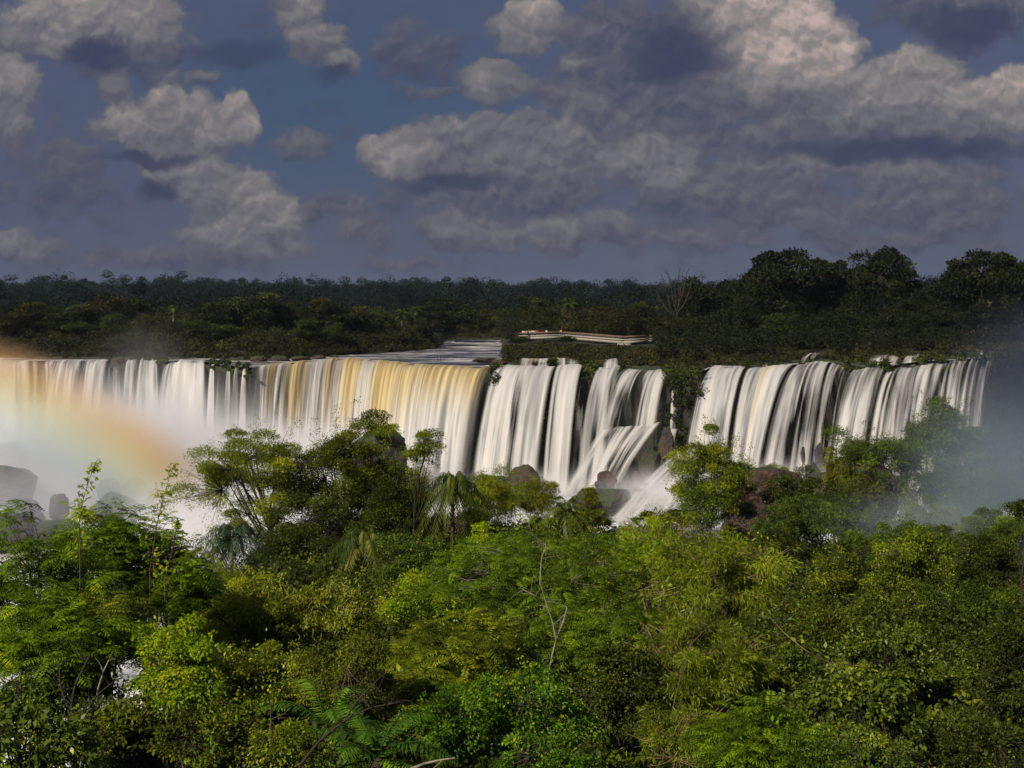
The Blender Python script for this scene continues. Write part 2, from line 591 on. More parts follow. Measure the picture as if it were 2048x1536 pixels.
def build_river():
    pxs = np.arange(-320, 1012, 6.0)
    rows = []
    L = lipD(pxs)
    B = bankD(pxs) + 4
    for f in np.linspace(0, 1, 60):
        D = L + 1.2 + (np.maximum(B, L + 4) - L - 1.2) * f ** 1.4
        x = (pxs - 1024) / F * D
        z = riverZ(pxs, D) - .06 + (n2(x * .4, D, .16, 3, 40) - .5) * .5 * smooth(0, 8, D - L)
        rows.append(np.stack([x, D, z], 1))
    V = np.array(rows)
    tag(mesh('river', V.reshape(-1, 3), [grid_faces(60, len(pxs))], MAT['river'], smooth=True), kind='structure')
    # right-hand channel feeding the far right curtains
    pxs = np.arange(1370, 2120, 6.0)
    L, B = lipD(pxs), bankD(pxs) + 3
    rows = []
    for f in np.linspace(0, 1, 16):
        D = L + 1.0 + (np.maximum(B, L + 3) - L - 1.0) * f
        x = (pxs - 1024) / F * D
        rows.append(np.stack([x, D, lipZ(pxs) - .06 + (n2(x, D, .3, 3, 41) - .5) * .3], 1))
    V = np.array(rows)
    tag(mesh('river', V.reshape(-1, 3), [grid_faces(16, len(pxs))], MAT['river'], smooth=True), kind='structure')
    # churning pool on the gorge floor
    xs = np.linspace(-260, 120, 160)
    ys = np.linspace(34, 330, 150)
    X, Y = np.meshgrid(xs, ys)
    Z = -41.2 + (n2(X, Y, .06, 4, 50) - .5) * 1.6
    tag(mesh('pool_water', np.stack([X, Y, Z], -1).reshape(-1, 3), [grid_faces(150, 160)], MAT['foam'], smooth=True), kind='structure')


build_river()

# ------------------------------------------------------------------ waterfalls
def fall_mat():
    m, N, b, out = principled('falling_water')
    uv = N.new('ShaderNodeUVMap').outputs[0]
    sep = N.new('ShaderNodeSeparateXYZ')
    N.put(sep.inputs[0], uv)
    v = sep.outputs[1]
    pos = N.new('ShaderNodeNewGeometry').outputs['Position']
    broad = N.noise(N.v('MULTIPLY', uv, (.42, .035, 0)), 1.0, 3, .5, .25).outputs[0]
    mid = N.noise(N.v('MULTIPLY', uv, (1.1, .02, 0)), 1.0, 2, .5, .1).outputs[0]
    fine = N.noise(N.v('MULTIPLY', uv, (3.2, .03, 0)), 1.0, 2, .5).outputs[0]
    s = N.m('ADD', N.m('MULTIPLY', broad, .50), N.m('ADD', N.m('MULTIPLY', mid, .42), N.m('MULTIPLY', fine, .08)))
    veil = attr(N, 'veil')
    al = N.m('MULTIPLY', N.m('SUBTRACT', s, N.m('MULTIPLY_ADD', veil, -.62, .80)), 5.5)
    al = N.m('MINIMUM', N.m('MAXIMUM', al, 0), N.m('MULTIPLY_ADD', veil, .25, .74))
    al = N.m('MULTIPLY', al, attr(N, 'edge'), clamp=True)
    white = N.ramp(N.m('MULTIPLY_ADD', N.m('SUBTRACT', s, .5), 2.2, .5), [(.1, (.27, .28, .28)), (.42, (.50, .485, .455)), (.75, (.74, .695, .63)), (1, (.84, .80, .74))])
    # peat-brown water that has not yet broken into foam
    tan = attr(N, 'tan')
    tb = N.step(N.m('ADD', N.m('MULTIPLY', tan, 1.0), N.m('MULTIPLY', N.m('SUBTRACT', mid, .5), .9)), .05, 1.15)
    tcol = N.mix(N.step(mid, .3, .7), (.36, .24, .07), (.70, .56, .28))
    c = N.mix(tb, white, tcol)
    N.put(b.inputs['Base Color'], c)
    N.put(b.inputs['Roughness'], N.m('MULTIPLY_ADD', tb, -.3, .7))
    N.put(b.inputs['Specular IOR Level'], .25)
    N.put(b.inputs['Normal'], bump(N, s, .7, .4))
    tr = N.new('ShaderNodeBsdfTransparent')
    tl = N.new('ShaderNodeBsdfTranslucent')
    N.put(tl.inputs[0], (.8, .78, .74))
    mx0 = N.new('ShaderNodeMixShader')
    mx0.inputs[0].default_value = .12
    N.l.new(b.outputs[0], mx0.inputs[1])
    N.l.new(tl.outputs[0], mx0.inputs[2])
    mx = N.new('ShaderNodeMixShader')
    N.put(mx.inputs[0], al)
    N.l.new(tr.outputs[0], mx.inputs[1])
    N.l.new(mx0.outputs[0], mx.inputs[2])
    N.l.new(mx.outputs[0], out.inputs[0])
    return m


MAT['fall'] = fall_mat()
FALLN = [0]


def resample(poly, t):
    P = np.array(poly, float)
    d = np.r_[0, np.cumsum(np.hypot(np.diff(P[:, 0]), np.diff(P[:, 1])) + np.abs(np.diff(P[:, 0])) * .3 + .001)]
    d /= d[-1]
    return np.stack([np.interp(t, d, P[:, k]) for k in range(3)], 1)


def fall(label, top, bot, veil=.6, tan=None, back=3.0, amp=.5, name='waterfall', group=None, vgap=(), power=2.0, seed=None, cat='waterfall', mistfoot=.1, tilt=0.0):
    """top, bot: photo column, photo row, distance along the lip and along the foot"""
    FALLN[0] += 1
    seed = seed or FALLN[0] * 7
    T0 = np.array([at(*p) for p in top])
    width = np.linalg.norm(np.diff(T0, axis=0), axis=1).sum()
    nc = max(8, int(width * 3.2))
    t = np.linspace(0, 1, nc)
    top_s, bot_s = resample(top, t), resample(bot, t)
    T = np.stack([np.array(at(*p)) for p in top_s])
    Bm = np.stack([np.array(at(*p)) for p in bot_s])
    S = np.r_[0, np.cumsum(np.linalg.norm(np.diff(T, axis=0), axis=1))]
    S *= width / max(S[-1], 1e-6)
    drop = T[:, 2] - Bm[:, 2]
    Hv = Bm[:, :2] - T[:, :2]
    H = np.linalg.norm(Hv, axis=1)
    dirv = Hv / np.maximum(H, 1e-6)[:, None]
    # upstream of the lip the water comes straight from behind rather than from the side
    fwd = unit(np.stack([T[:, 0] * 0 + dirv[:, 0] * .7, dirv[:, 1] - .25], 1))
    hb = 1.2
    rows = []
    lipn = (fbm(np.stack([S * .5, S * 0 + seed, S * 0], -1), 4, seed) - .5) * 1.0
    hs = [(-back + (back - hb) * k / 5, 0.0) for k in range(5)] + [(None, f) for f in np.linspace(0, 1, 34) ** 1.35]
    vals = []
    run = np.zeros(nc)
    prev = None
    for (h, f) in hs:
        if h is not None:
            XY = T[:, :2] + fwd * h
            Z = T[:, 2] + .02 - h * .012
        else:
            hh = np.sqrt(f) * (H + hb) - hb
            XY = T[:, :2] + np.where(hh[:, None] < 0, fwd, dirv) * hh[:, None]
            Z = T[:, 2] - drop * f ** (power / 2.0)
        # ropes of water: ridges across the sheet that run down it
        g = (fbm(np.stack([S * .38, S * 0 + f * .8, S * 0 + seed], -1), 3, seed + 1) - .5) * 2
        g2 = (fbm(np.stack([S * 1.3, S * 0 + f * 1.2, S * 0 + seed], -1), 2, seed + 2) - .5) * 2
        k = min(1.0, f * 3.0)
        XY = XY + dirv * ((g * 1.6 + g2 * .55) * amp * k)[:, None]
        Z = Z + lipn * (1 - min(1, f * 2)) * (1 if h is None or h > -2 else .4)
        Pn = np.concatenate([XY, Z[:, None]], 1)
        if prev is not None:
            run = run + np.linalg.norm(Pn - prev, axis=1)
        prev = Pn
        rows.append(Pn)
        vals.append((f, run.copy()))
    V = np.array(rows)
    nr = len(rows)
    fcol = np.array([v[0] for v in vals])[:, None] * np.ones(nc)
    U = np.stack([np.broadcast_to(S + seed * 13.0, (nr, nc)), np.array([v[1] for v in vals])], -1)
    vl = np.full((nr, nc), float(veil))
    for (a, b_, w) in vgap:        # thinner places along the lip
        vl += w * np.exp(-((t - a) / b_) ** 2)[None, :]
    vl += (fbm(np.stack([S[None, :] * .16 + fcol * 0, fcol * 2.2, fcol * 0 + seed], -1), 3, seed + 4) - .5) * .34
    ew = .05 + .5 / nc + .05 * fcol
    edge = np.minimum(smooth(0, 1, t[None, :] / ew), smooth(0, 1, (1 - t)[None, :] / ew))
    rag = fbm(np.stack([S * .8 + seed, S * 0, S * 0], -1), 3, seed + 9)
    edge = edge * smooth(0, 1, (1.0 + mistfoot * .2 - fcol) / np.maximum(.02 + mistfoot * rag, 1e-3)[None, :])
    tn = np.zeros((nr, nc))
    for (a, b_, w, ln) in (tan or ()):
        tn += w * np.exp(-((t - a) / b_) ** 2)[None, :] * np.clip(1.15 - fcol / ln, 0, 1.1)
    base = Bm.mean(0)
    root = mesh(name, V.reshape(-1, 3), [grid_faces(nr, nc)], MAT['fall'], smooth=True, uv=U.reshape(-1, 2),
                pt={'veil': vl.ravel(), 'edge': edge.ravel(), 'tan': tn.ravel()}, local=base)
    root.location = base
    tag(root, label, cat, group)
    return root


def P3(*pts):
    return list(pts)


g = 'curtains of the waterfall'
# left tier
fall('cream curtain at the far left edge pouring into the white mist', P3((-260, 718, 327), (0, 722, 326), (64, 722, 326)), P3((-270, 990, 306), (0, 990, 306), (70, 990, 306)), .82, group=g, amp=.35)
fall('thin veil over brown rock left of the cream two-tier curtain', P3((60, 724, 326), (112, 723, 326)), P3((64, 990, 309), (110, 990, 309)), .50, group=g, amp=.3)
fall('pale curtain with a bowed left edge beside the bare brown rock face', P3((100, 722, 326), (160, 721, 326), (216, 722, 325)), P3((72, 990, 305), (140, 990, 305), (196, 990, 305)), .74, group=g, amp=.5)
fall('thin broken veil hanging over a bare brown rock face', P3((214, 736, 322), (268, 736, 323)), P3((212, 990, 308), (268, 990, 309)), .40, group=g, amp=.3)
fall('short bright spout falling from a notch above the thin rock veil', P3((252, 720, 326), (276, 720, 326)), P3((236, 990, 308), (272, 990, 308)), .58, group=g, amp=.3)
fall('bright narrow curtain tipping over from a notch between two brown rocks', P3((280, 718, 326), (314, 718, 326)), P3((262, 990, 306), (322, 990, 306)), .76, group=g, amp=.4)
fall('wide white curtain with a rounded top and a smooth bowed left side', P3((330, 730, 320), (345, 722, 323), (410, 722, 318)), P3((296, 990, 300), (330, 990, 300), (412, 990, 298)), .84, group=g, amp=.5)
for k, (x, w, lb) in enumerate([(424, 9, 'thin white thread of water nearest the wide round-topped curtain'), (441, 8, 'thin white thread on dark mossy rock, second from the wide round-topped curtain'),
                                (457, 7, 'middle one of five thin white threads on dark mossy rock'), (472, 8, 'thin white thread on mossy rock, second from the big brown curtain'), (488, 8, 'thin white thread on green moss touching the big brown curtain')]):
    D = float(lipD(x))
    y = float(np.interp(x, LIP[:, 0], LIP[:, 1])) + 4
    fall(lb, P3((x - w * .35, y, D - .3), (x + w * .5, y, D - .3)), P3((x - w - 9, 985, D - 11), (x + w - 4, 985, D - 11)), .66, group='thin threads of water on mossy rock', amp=.3, back=2)
# the big centre curtain
fall('huge smooth curtain of yellow brown and cream water in the centre',
     P3((500, 735, 292), (530, 732, 298), (560, 729, 304), (620, 722, 316), (690, 718, 328), (760, 723, 316), (850, 732, 298), (930, 735, 293), (984, 737, 291)),
     P3((486, 990, 284), (508, 990, 283), (538, 990, 283), (592, 985, 284), (648, 982, 286), (708, 980, 285), (786, 976, 280), (870, 972, 278), (940, 968, 278)),
     .90, tan=[(.09, .03, .9, .8), (.20, .055, 1.15, 1.1), (.34, .035, .75, .7), (.43, .045, 1.2, .8), (.57, .055, 1.3, 1.1), (.66, .045, .75, .7), (.75, .07, .8, .5), (.86, .09, .85, .45), (.96, .05, .8, .6)],
     amp=.75, group=g, back=5)
# centre right
fall('broad white curtain sweeping down leftward right of the brown one', P3((992, 735, 291), (1010, 731, 292), (1060, 734, 289), (1112, 733, 292)), P3((938, 985, 277), (980, 985, 275), (1030, 985, 274), (1074, 985, 274)), .80, group=g, amp=.7)
fall('low ribbed step of water on the ledge above the white curtain', P3((1040, 718, 299), (1100, 718, 298), (1157, 717, 298)), P3((1034, 736, 293), (1100, 736, 293), (1158, 736, 293)), .62, tan=[(.2, .1, .7, 1.5), (.6, .1, .6, 1.5)], group=g, amp=.15, back=2)
fall('white curtain beside the dark green mossy gap', P3((1114, 734, 292), (1140, 731, 293), (1166, 731, 293)), P3((1082, 990, 274), (1110, 990, 274), (1136, 990, 274)), .78, group=g, amp=.6)
fall('wispy trickles on the dark wall left of the cascading curtain', P3((1168, 745, 289), (1182, 745, 289)), P3((1138, 980, 279), (1166, 980, 279)), .36, group=g, amp=.3)
fall('white leap of water left of the ledge cascade', P3((1196, 737, 288), (1220, 734, 289), (1242, 733, 289)), P3((1150, 985, 272), (1185, 985, 272), (1215, 985, 272)), .76, group=g, amp=.6)
fall('small pale step of water above the left side of the cascade', P3((1208, 719, 293), (1236, 719, 293)), P3((1204, 737, 289), (1238, 737, 289)), .66, group=g, amp=.1, back=2)
fall('veiled grey white curtain dropping on to a middle ledge', P3((1246, 738, 287), (1285, 744, 285), (1320, 742, 283), (1337, 740, 283)), P3((1196, 878, 276), (1232, 872, 276), (1268, 870, 275.5), (1312, 866, 275)), .66, group=g, amp=.6, vgap=[(.45, .12, -.25)])
fall('lower cascade fanning down from the middle ledge to the boulders', P3((1196, 862, 276), (1235, 856, 275.5), (1272, 852, 275), (1320, 846, 275)), P3((1122, 990, 256), (1160, 996, 255), (1196, 992, 255), (1236, 978, 257)), .70, group=g, amp=1.1, vgap=[(.25, .06, -.3), (.55, .05, -.28), (.78, .04, -.2)], back=1.5, power=1.25)
fall('single thin stream on the dark cliff beside the fanning cascade', P3((1344, 766, 281), (1355, 766, 281)), P3((1338, 880, 275), (1352, 880, 275)), .56, group=g, amp=.2)
fall('short thin spout low on the dark cliff', P3((1340, 862, 273), (1354, 860, 273)), P3((1332, 915, 269), (1346, 915, 269)), .6, group=g, amp=.2, back=1)
# right hand group
fall('white curtain bowing far to the left beside the dark cliff', P3((1416, 742, 278), (1428, 733, 281), (1460, 733, 282), (1492, 734, 282)), P3((1362, 960, 262), (1380, 960, 261), (1420, 955, 260), (1450, 950, 260)), .74, group=g, amp=.7)
fall('cream curtain with a yellow streak right of the leaning white one', P3((1496, 736, 282), (1540, 731, 284), (1588, 731, 284)), P3((1454, 955, 258), (1480, 952, 258), (1516, 950, 258)), .82, tan=[(.45, .12, .62, .9)], group=g, amp=.8)
fall('pale grey curtain tumbling beside a yellow streaked one', P3((1590, 730, 285), (1625, 727, 286), (1660, 724, 287)), P3((1520, 955, 259), (1575, 958, 259), (1618, 960, 260)), .66, group=g, amp=.7, vgap=[(.5, .1, -.15)])
fall('small slanting spout from a higher ledge above the grey curtain', P3((1612, 712, 293), (1642, 702, 296)), P3((1596, 731, 287), (1622, 731, 288)), .6, group=g, amp=.1, back=1.5)
fall('narrow dark streaked veil in the shaded cleft between curtains', P3((1662, 728, 286), (1696, 732, 283)), P3((1620, 960, 264), (1656, 965, 264)), .64, group=g, amp=.4)
fall('white curtain leaning left right of the shaded cleft', P3((1694, 716, 285), (1706, 716, 285)), P3((1660, 965, 262), (1692, 965, 262)), .56, group=g, amp=.4)
fall('broad pale curtain behind the flat-topped tree', P3((1708, 738, 281), (1740, 735, 278), (1772, 735, 277)), P3((1650, 985, 258), (1690, 985, 257), (1724, 985, 257)), .74, group=g, amp=.7)
fall('banded upper step dropping on the right plateau edge', P3((1742, 712, 288), (1800, 711, 288), (1842, 709, 288)), P3((1730, 742, 279), (1790, 742, 279), (1830, 742, 280)), .6, tan=[(.4, .1, .5, 1.5)], group=g, amp=.25, back=2)
fall('tall white plume arching out right of the flat-topped tree', P3((1776, 742, 277), (1800, 734, 279), (1840, 732, 280)), P3((1722, 1000, 256), (1756, 1000, 255), (1800, 1000, 256)), .70, group=g, amp=.8)
fall('hazy curtain above the round dark tree in the spray', P3((1842, 730, 281), (1872, 726, 280), (1906, 724, 279)), P3((1794, 1020, 257), (1830, 1020, 257), (1866, 1020, 258)), .68, group=g, amp=.7)
fall('furthest right curtain fading into grey spray', P3((1906, 724, 279), (1945, 718, 280), (1988, 716, 281)), P3((1870, 1020, 258), (1900, 1020, 258), (1950, 1020, 260)), .60, group=g, amp=.7)
fall('thin white rill on the rim at the far right', P3((1905, 702, 292), (1985, 698, 293)), P3((1890, 722, 284), (1985, 716, 284)), .5, group=g, amp=.1, back=2)
fall('white rapid sliding down leftward past the red boulders', P3((1352, 905, 262), (1385, 925, 258), (1420, 950, 252)), P3((1215, 1040, 225), (1270, 1060, 218), (1350, 1080, 214)), .80, group='rapids', amp=1.6, power=1.3, vgap=[(.3, .08, -.2), (.7, .1, -.25)], name='rapid', cat='rapid', mistfoot=.02, back=1)
fall('short white rapid far up the brown river', P3((898, 686, 440), (1000, 684, 440)), P3((894, 692, 430), (998, 692, 430)), .8, group='rapids', amp=.2, name='rapid', cat='rapid', back=1)

# ------------------------------------------------------------------ foliage
def leaf_mat(name, stops, rough=.5, transl=.25, spec=.22):
    """colour varies from leaf to leaf by the face attribute 'tint'"""
    m, N, b, out = principled(name)
    t = attr(N, 'tint')
    c = N.ramp(t, stops)
    N.put(b.inputs['Base Color'], c)
    N.put(b.inputs['Roughness'], rough)
    N.put(b.inputs['Specular IOR Level'], spec)
    tl = N.new('ShaderNodeBsdfTranslucent')
    N.put(tl.inputs[0], N.mix(1.0, c, (1.5, 1.6, .7), 'MULTIPLY'))
    mx = N.new('ShaderNodeMixShader')
    mx.inputs[0].default_value = transl
    N.l.new(b.outputs[0], mx.inputs[1])
    N.l.new(tl.outputs[0], mx.inputs[2])
    N.l.new(mx.outputs[0], out.inputs[0])
    return m


def bark_mat(name, c0, c1, sc=6.0):
    m, N, b, out = principled(name)
    co = N.new('ShaderNodeNewGeometry').outputs['Position']
    n = N.noise(N.v('MULTIPLY', co, (1, 1, .35)), sc, 5, .65).outputs[0]
    N.put(b.inputs['Base Color'], N.ramp(n, [(.3, c0), (.68, c1)]))
    N.put(b.inputs['Roughness'], .85)
    N.put(b.inputs['Normal'], bump(N, n, .03, .6))
    return m


MAT['bark_dark'] = bark_mat('dark_bark', (.018, .013, .009), (.055, .040, .026))
MAT['bark_brown'] = bark_mat('brown_bark', (.05, .032, .018), (.15, .10, .055))
MAT['bark_pale'] = bark_mat('pale_bark', (.12, .10, .07), (.42, .37, .27))
MAT['twig_tan'] = bark_mat('tan_twig', (.16, .10, .05), (.42, .28, .15), 9)

G = {
    'fern_green': leaf_mat('feathery_leaf', [(0, (0.0304, 0.0481, 0.0018)), (.45, (0.1162, 0.1854, 0.0046)), (.8, (0.2748, 0.3938, 0.0073)), (1, (0.4500, 0.4500, 0.0110))], .5, .3),
    'fern_olive': leaf_mat('olive_feathery_leaf', [(0, (0.0448, 0.0561, 0.0027)), (.5, (0.1790, 0.2193, 0.0076)), (.85, (0.4237, 0.4327, 0.0111)), (1, (0.4500, 0.4500, 0.0170))], .5, .3),
    'lime': leaf_mat('lime_leaf', [(0, (0.0505, 0.0865, 0.0020)), (.4, (0.2388, 0.3510, 0.0056)), (.8, (0.4500, 0.4500, 0.0101)), (1, (0.4500, 0.4500, 0.0170))], .4, .35),
    'bright': leaf_mat('bright_green_leaf', [(0, (0.0214, 0.0449, 0.0014)), (.45, (0.0818, 0.1752, 0.0037)), (.85, (0.2233, 0.3577, 0.0067)), (1, (0.4359, 0.4500, 0.0114))], .45, .3),
    'broad': leaf_mat('glossy_broad_leaf', [(0, (0.0290, 0.0427, 0.0034)), (.5, (0.1087, 0.1518, 0.0093)), (.85, (0.2570, 0.3028, 0.0157)), (1, (0.4500, 0.4500, 0.0240))], .45, .2, .3),
    'thin_olive': leaf_mat('narrow_olive_leaf', [(0, (0.0348, 0.0430, 0.0024)), (.45, (0.1424, 0.1805, 0.0072)), (.8, (0.3330, 0.3870, 0.0119)), (1, (0.3330, 0.3870, 0.0258))], .42, .3),
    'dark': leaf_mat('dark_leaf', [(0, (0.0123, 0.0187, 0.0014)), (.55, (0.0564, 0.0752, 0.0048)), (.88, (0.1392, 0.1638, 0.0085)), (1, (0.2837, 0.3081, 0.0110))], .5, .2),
    'brown_green': leaf_mat('brownish_leaf', [(0, (0.0296, 0.0334, 0.0027)), (.5, (0.1099, 0.1289, 0.0072)), (.85, (0.2402, 0.2705, 0.0113)), (1, (0.4500, 0.4500, 0.0144))], .5, .25),
    'palm': leaf_mat('palm_leaflet', [(0, (0.0347, 0.0554, 0.0037)), (.5, (0.0788, 0.1077, 0.0075)), (.85, (0.1498, 0.1692, 0.0125)), (1, (0.2837, 0.2307, 0.0251))], .5, .25, .25),
    'palm_dark': leaf_mat('dark_palm_leaflet', [(0, (0.0215, 0.0422, 0.0138)), (.6, (0.0538, 0.0864, 0.0305)), (1, (0.1290, 0.1632, 0.0553))], .45, .2),
    'palm_lush': leaf_mat('lush_palm_leaflet', [(0, (0.0429, 0.0954, 0.0053)), (.6, (0.1030, 0.2136, 0.0107)), (1, (0.2575, 0.3767, 0.0201))], .45, .25, .25),
    'tassel': leaf_mat('yellow_tassel', [(0, (0.2834, 0.2530, 0.0182)), (.6, (0.4200, 0.3921, 0.0455)), (1, (0.4200, 0.4600, 0.0820))], .6, .3),
    'dry_palm': leaf_mat('dry_palm_leaflet', [(0, (0.1030, 0.0633, 0.0184)), (1, (0.2834, 0.1725, 0.0552))], .6, .2),
    'mist_green': leaf_mat('green_leaf', [(0, (0.0202, 0.0323, 0.0026)), (.5, (0.0891, 0.1354, 0.0090)), (.9, (0.2110, 0.2826, 0.0151)), (1, (0.3652, 0.4029, 0.0232))], .5, .25),
    'yellow_olive': leaf_mat('yellow_olive_leaf', [(0, (0.0447, 0.0510, 0.0025)), (.5, (0.1745, 0.1812, 0.0083)), (1, (0.3510, 0.3648, 0.0195))], .5, .25),
    # wood across the upper river
    'far_a': leaf_mat('deep_green_leaf', [(0, (0.0072, 0.0113, 0.0026)), (.6, (0.0323, 0.0403, 0.0093)), (.92, (0.0742, 0.0810, 0.0176)), (1, (0.1483, 0.1546, 0.0235))], .7, .1, .15),
    'far_b': leaf_mat('dull_olive_leaf', [(0, (0.0126, 0.0113, 0.0026)), (.6, (0.0451, 0.0403, 0.0093)), (.92, (0.0989, 0.0846, 0.0176)), (1, (0.1854, 0.1546, 0.0266))], .7, .1, .15),
    'far_c': leaf_mat('fresh_green_leaf', [(0, (0.0126, 0.0193, 0.0026)), (.6, (0.0515, 0.0690, 0.0115)), (.92, (0.1237, 0.1472, 0.0235)), (1, (0.2267, 0.2392, 0.0354))], .7, .12, .15),
    'far_d': leaf_mat('painted_shade_leaf', [(0, (.006, .010, .003)), (.6, (.019, .024, .006)), (.92, (.036, .042, .010)), (1, (.070, .072, .014))], .7, .1, .15),  # darker copy of far_a, shade put into the leaf colour
    'scrub': leaf_mat('scrub_leaf', [(0, (0.0125, 0.0125, 0.0037)), (.4, (0.0325, 0.0338, 0.0075)), (.75, (0.0575, 0.0500, 0.0125)), (1, (0.1250, 0.0938, 0.0250))], .7, .1, .15),
    'ridge': leaf_mat('ridge_leaf', [(0, (0.0042, 0.0072, 0.0065)), (.6, (0.0141, 0.0230, 0.0190)), (1, (0.0425, 0.0600, 0.0489))], .8, .05, .05),  # cloud shadow and distance haze put into this dark bluish colour
}


def rand_dirs(rng, n):
    return unit(rng.normal(size=(n, 3)))


def leaf_quads(C, A, N, L, Wd, fold=.12, curl=.15):
    """rhombic leaves: base C, axis A, normal N; arrays of n. Returns V (4n,3), F (n,4)"""
    n = len(C)
    S = unit(np.cross(A, N))
    Nn = np.cross(S, A)
    L = np.broadcast_to(L, (n,))[:, None]
    Wd = np.broadcast_to(Wd, (n,))[:, None]
    mid = C + A * L * .45
    V = np.stack([C, mid + S * Wd * .5 + Nn * Wd * fold, C + A * L - Nn * L * curl, mid - S * Wd * .5 + Nn * Wd * fold], 1)
    F_ = np.arange(4 * n, dtype=np.int32).reshape(n, 4)
    return V.reshape(-1, 3), F_


def frond_quads(rng, B, az, elv, L, droop, npairs, pinL, pinW, hang=.3, angle=60, tint=None):
    """feather-shaped leaves, all of them at once. B (n,3) bases. Returns V,F,tint and the rachis points (n,k,3)"""
    n = len(B)
    k = npairs
    t = (np.arange(k) + .6) / k
    d = np.stack([np.cos(elv) * np.cos(az), np.cos(elv) * np.sin(az), np.sin(elv)], 1)
    hd = np.stack([np.cos(az), np.sin(az), az * 0], 1)
    L = np.broadcast_to(L, (n,))
    droop = np.broadcast_to(droop, (n,))
    pts = B[:, None, :] + d[:, None, :] * (L[:, None] * t[None, :])[..., None]
    pts[..., 2] -= (L * droop)[:, None] * (t ** 2)[None, :]
    T = np.gradient(pts, axis=1)
    T = unit(T)
    side = unit(np.cross(T, np.array([0, 0, 1.0])[None, None, :]))
    up = np.cross(side, T)
    prof = np.sin(math.pi * (.12 + .83 * t)) ** .8
    Vs, Fs, tt = [], [], []
    off = 0
    if tint is None:
        tint = rng.random(n)
    for sg in (-1, 1):
        ca, sa = math.cos(math.radians(angle)), math.sin(math.radians(angle))
        jit = rng.normal(0, .12, (n, k, 3))
        A = unit(T * ca + side * sg * sa + np.array([0, 0, -1.0]) * hang + jit)
        Lp = (pinL * prof)[None, :] * np.ones((n, 1)) * rng.uniform(.8, 1.15, (n, k))
        if np.ndim(pinL) == 0:
            Lp = Lp * (L / L.mean())[:, None]
        V, F_ = leaf_quads(pts.reshape(-1, 3), A.reshape(-1, 3), up.reshape(-1, 3), Lp.ravel(), pinW, .05, .12)
        Vs.append(V)
        Fs.append(F_ + off)
        off += len(V)
        tt.append(np.clip(np.repeat(tint, k) + rng.normal(0, .08, n * k), 0, 1))
    return np.concatenate(Vs), np.concatenate(Fs), np.concatenate(tt), np.concatenate([B[:, None, :], pts], 1)


def clusters(rng, n, rad, lobes=.45, bottom=.45, shell=.55, seed=0, flat=False):
    """points in a lumpy crown (unit radii scaled by rad), denser towards its skin"""
    d = rand_dirs(rng, n)
    lowm = d[:, 2] < 0
    d[lowm, 2] *= bottom
    d = unit(d) if not flat else d
    env = (1 - lobes * .12) + lobes * (fbm(d * 1.7 + seed * 5.1, 3, seed) - .5) * 2.2
    r = 1 - rng.random(n) ** 1.6 * shell
    P = d * (env * r)[:, None]
    P[P[:, 2] < 0, 2] *= bottom / .8
    return P * np.asarray(rad, float)[None, :], d


def skeleton(rng, base, cen, rad, cl, r0, nl=8, tubes=None, tw=.012, every=1, fork=.45, wob=.25, twig_k=4):
    """trunk from base to the crown, limbs to limb nodes, twigs to every cluster"""
    T = tubes or Tubes()
    base, cen = np.asarray(base, float), np.asarray(cen, float)
    top = cen + np.array([0, 0, rad[2] * .25])
    H = np.linalg.norm(top - base)
    tr = curve3(base, top, rng.normal(0, .07, 3) * H * wob * 2, 9)
    tr[1:-1] += rng.normal(0, .012, (7, 3)) * H
    T.add(tr, np.linspace(r0, r0 * .28, 9) * (1 + .5 * np.exp(-np.arange(9) * 1.2)), 7)
    sel = cl[::max(1, len(cl) // nl)][:nl]
    nodes = []
    for c in sel:
        n_ = cen + c * .55
        f = np.clip(fork + rng.uniform(-.1, .4), .2, .95)
        s = tr[int(f * 8)]
        pts = curve3(s, n_, np.array([0, 0, -.12]) * np.linalg.norm(n_ - s) + rng.normal(0, .06, 3) * H * wob, 6)
        T.add(pts, np.linspace(r0 * .42, r0 * .15, 6), 5)
        nodes.append(pts[3])
        nodes.append(n_)
    nodes.append(top)
    nodes = np.array(nodes)
    for c in cl[::every]:
        e = cen + c
        j = np.argmin(((nodes - e) ** 2).sum(1) + (nodes[:, 2] > e[2]) * 1e3 * 0)
        pts = curve3(nodes[j], e, rng.normal(0, .1, 3) * np.linalg.norm(e - nodes[j]) - np.array([0, 0, .05]), twig_k)
        T.add(pts, np.linspace(max(r0 * .14, tw), tw * .5, twig_k), 3)
    return T


# leaf kinds: (length, width, leaves per cluster, cluster spread, flatness, droop, normal bias up)
KINDS = {
    'small': (.085, .045, 55, .26, .55, .25, .8),
    'medium': (.13, .065, 42, .30, .6, .35, .8),
    'broad': (.19, .105, 30, .32, .7, .45, .9),
    'narrow': (.24, .030, 46, .34, .8, .55, .5),
    'fine': (.055, .026, 80, .24, .45, .2, .8),
    'tiny': (.05, .03, 70, .26, .28, .1, 1.0),
}


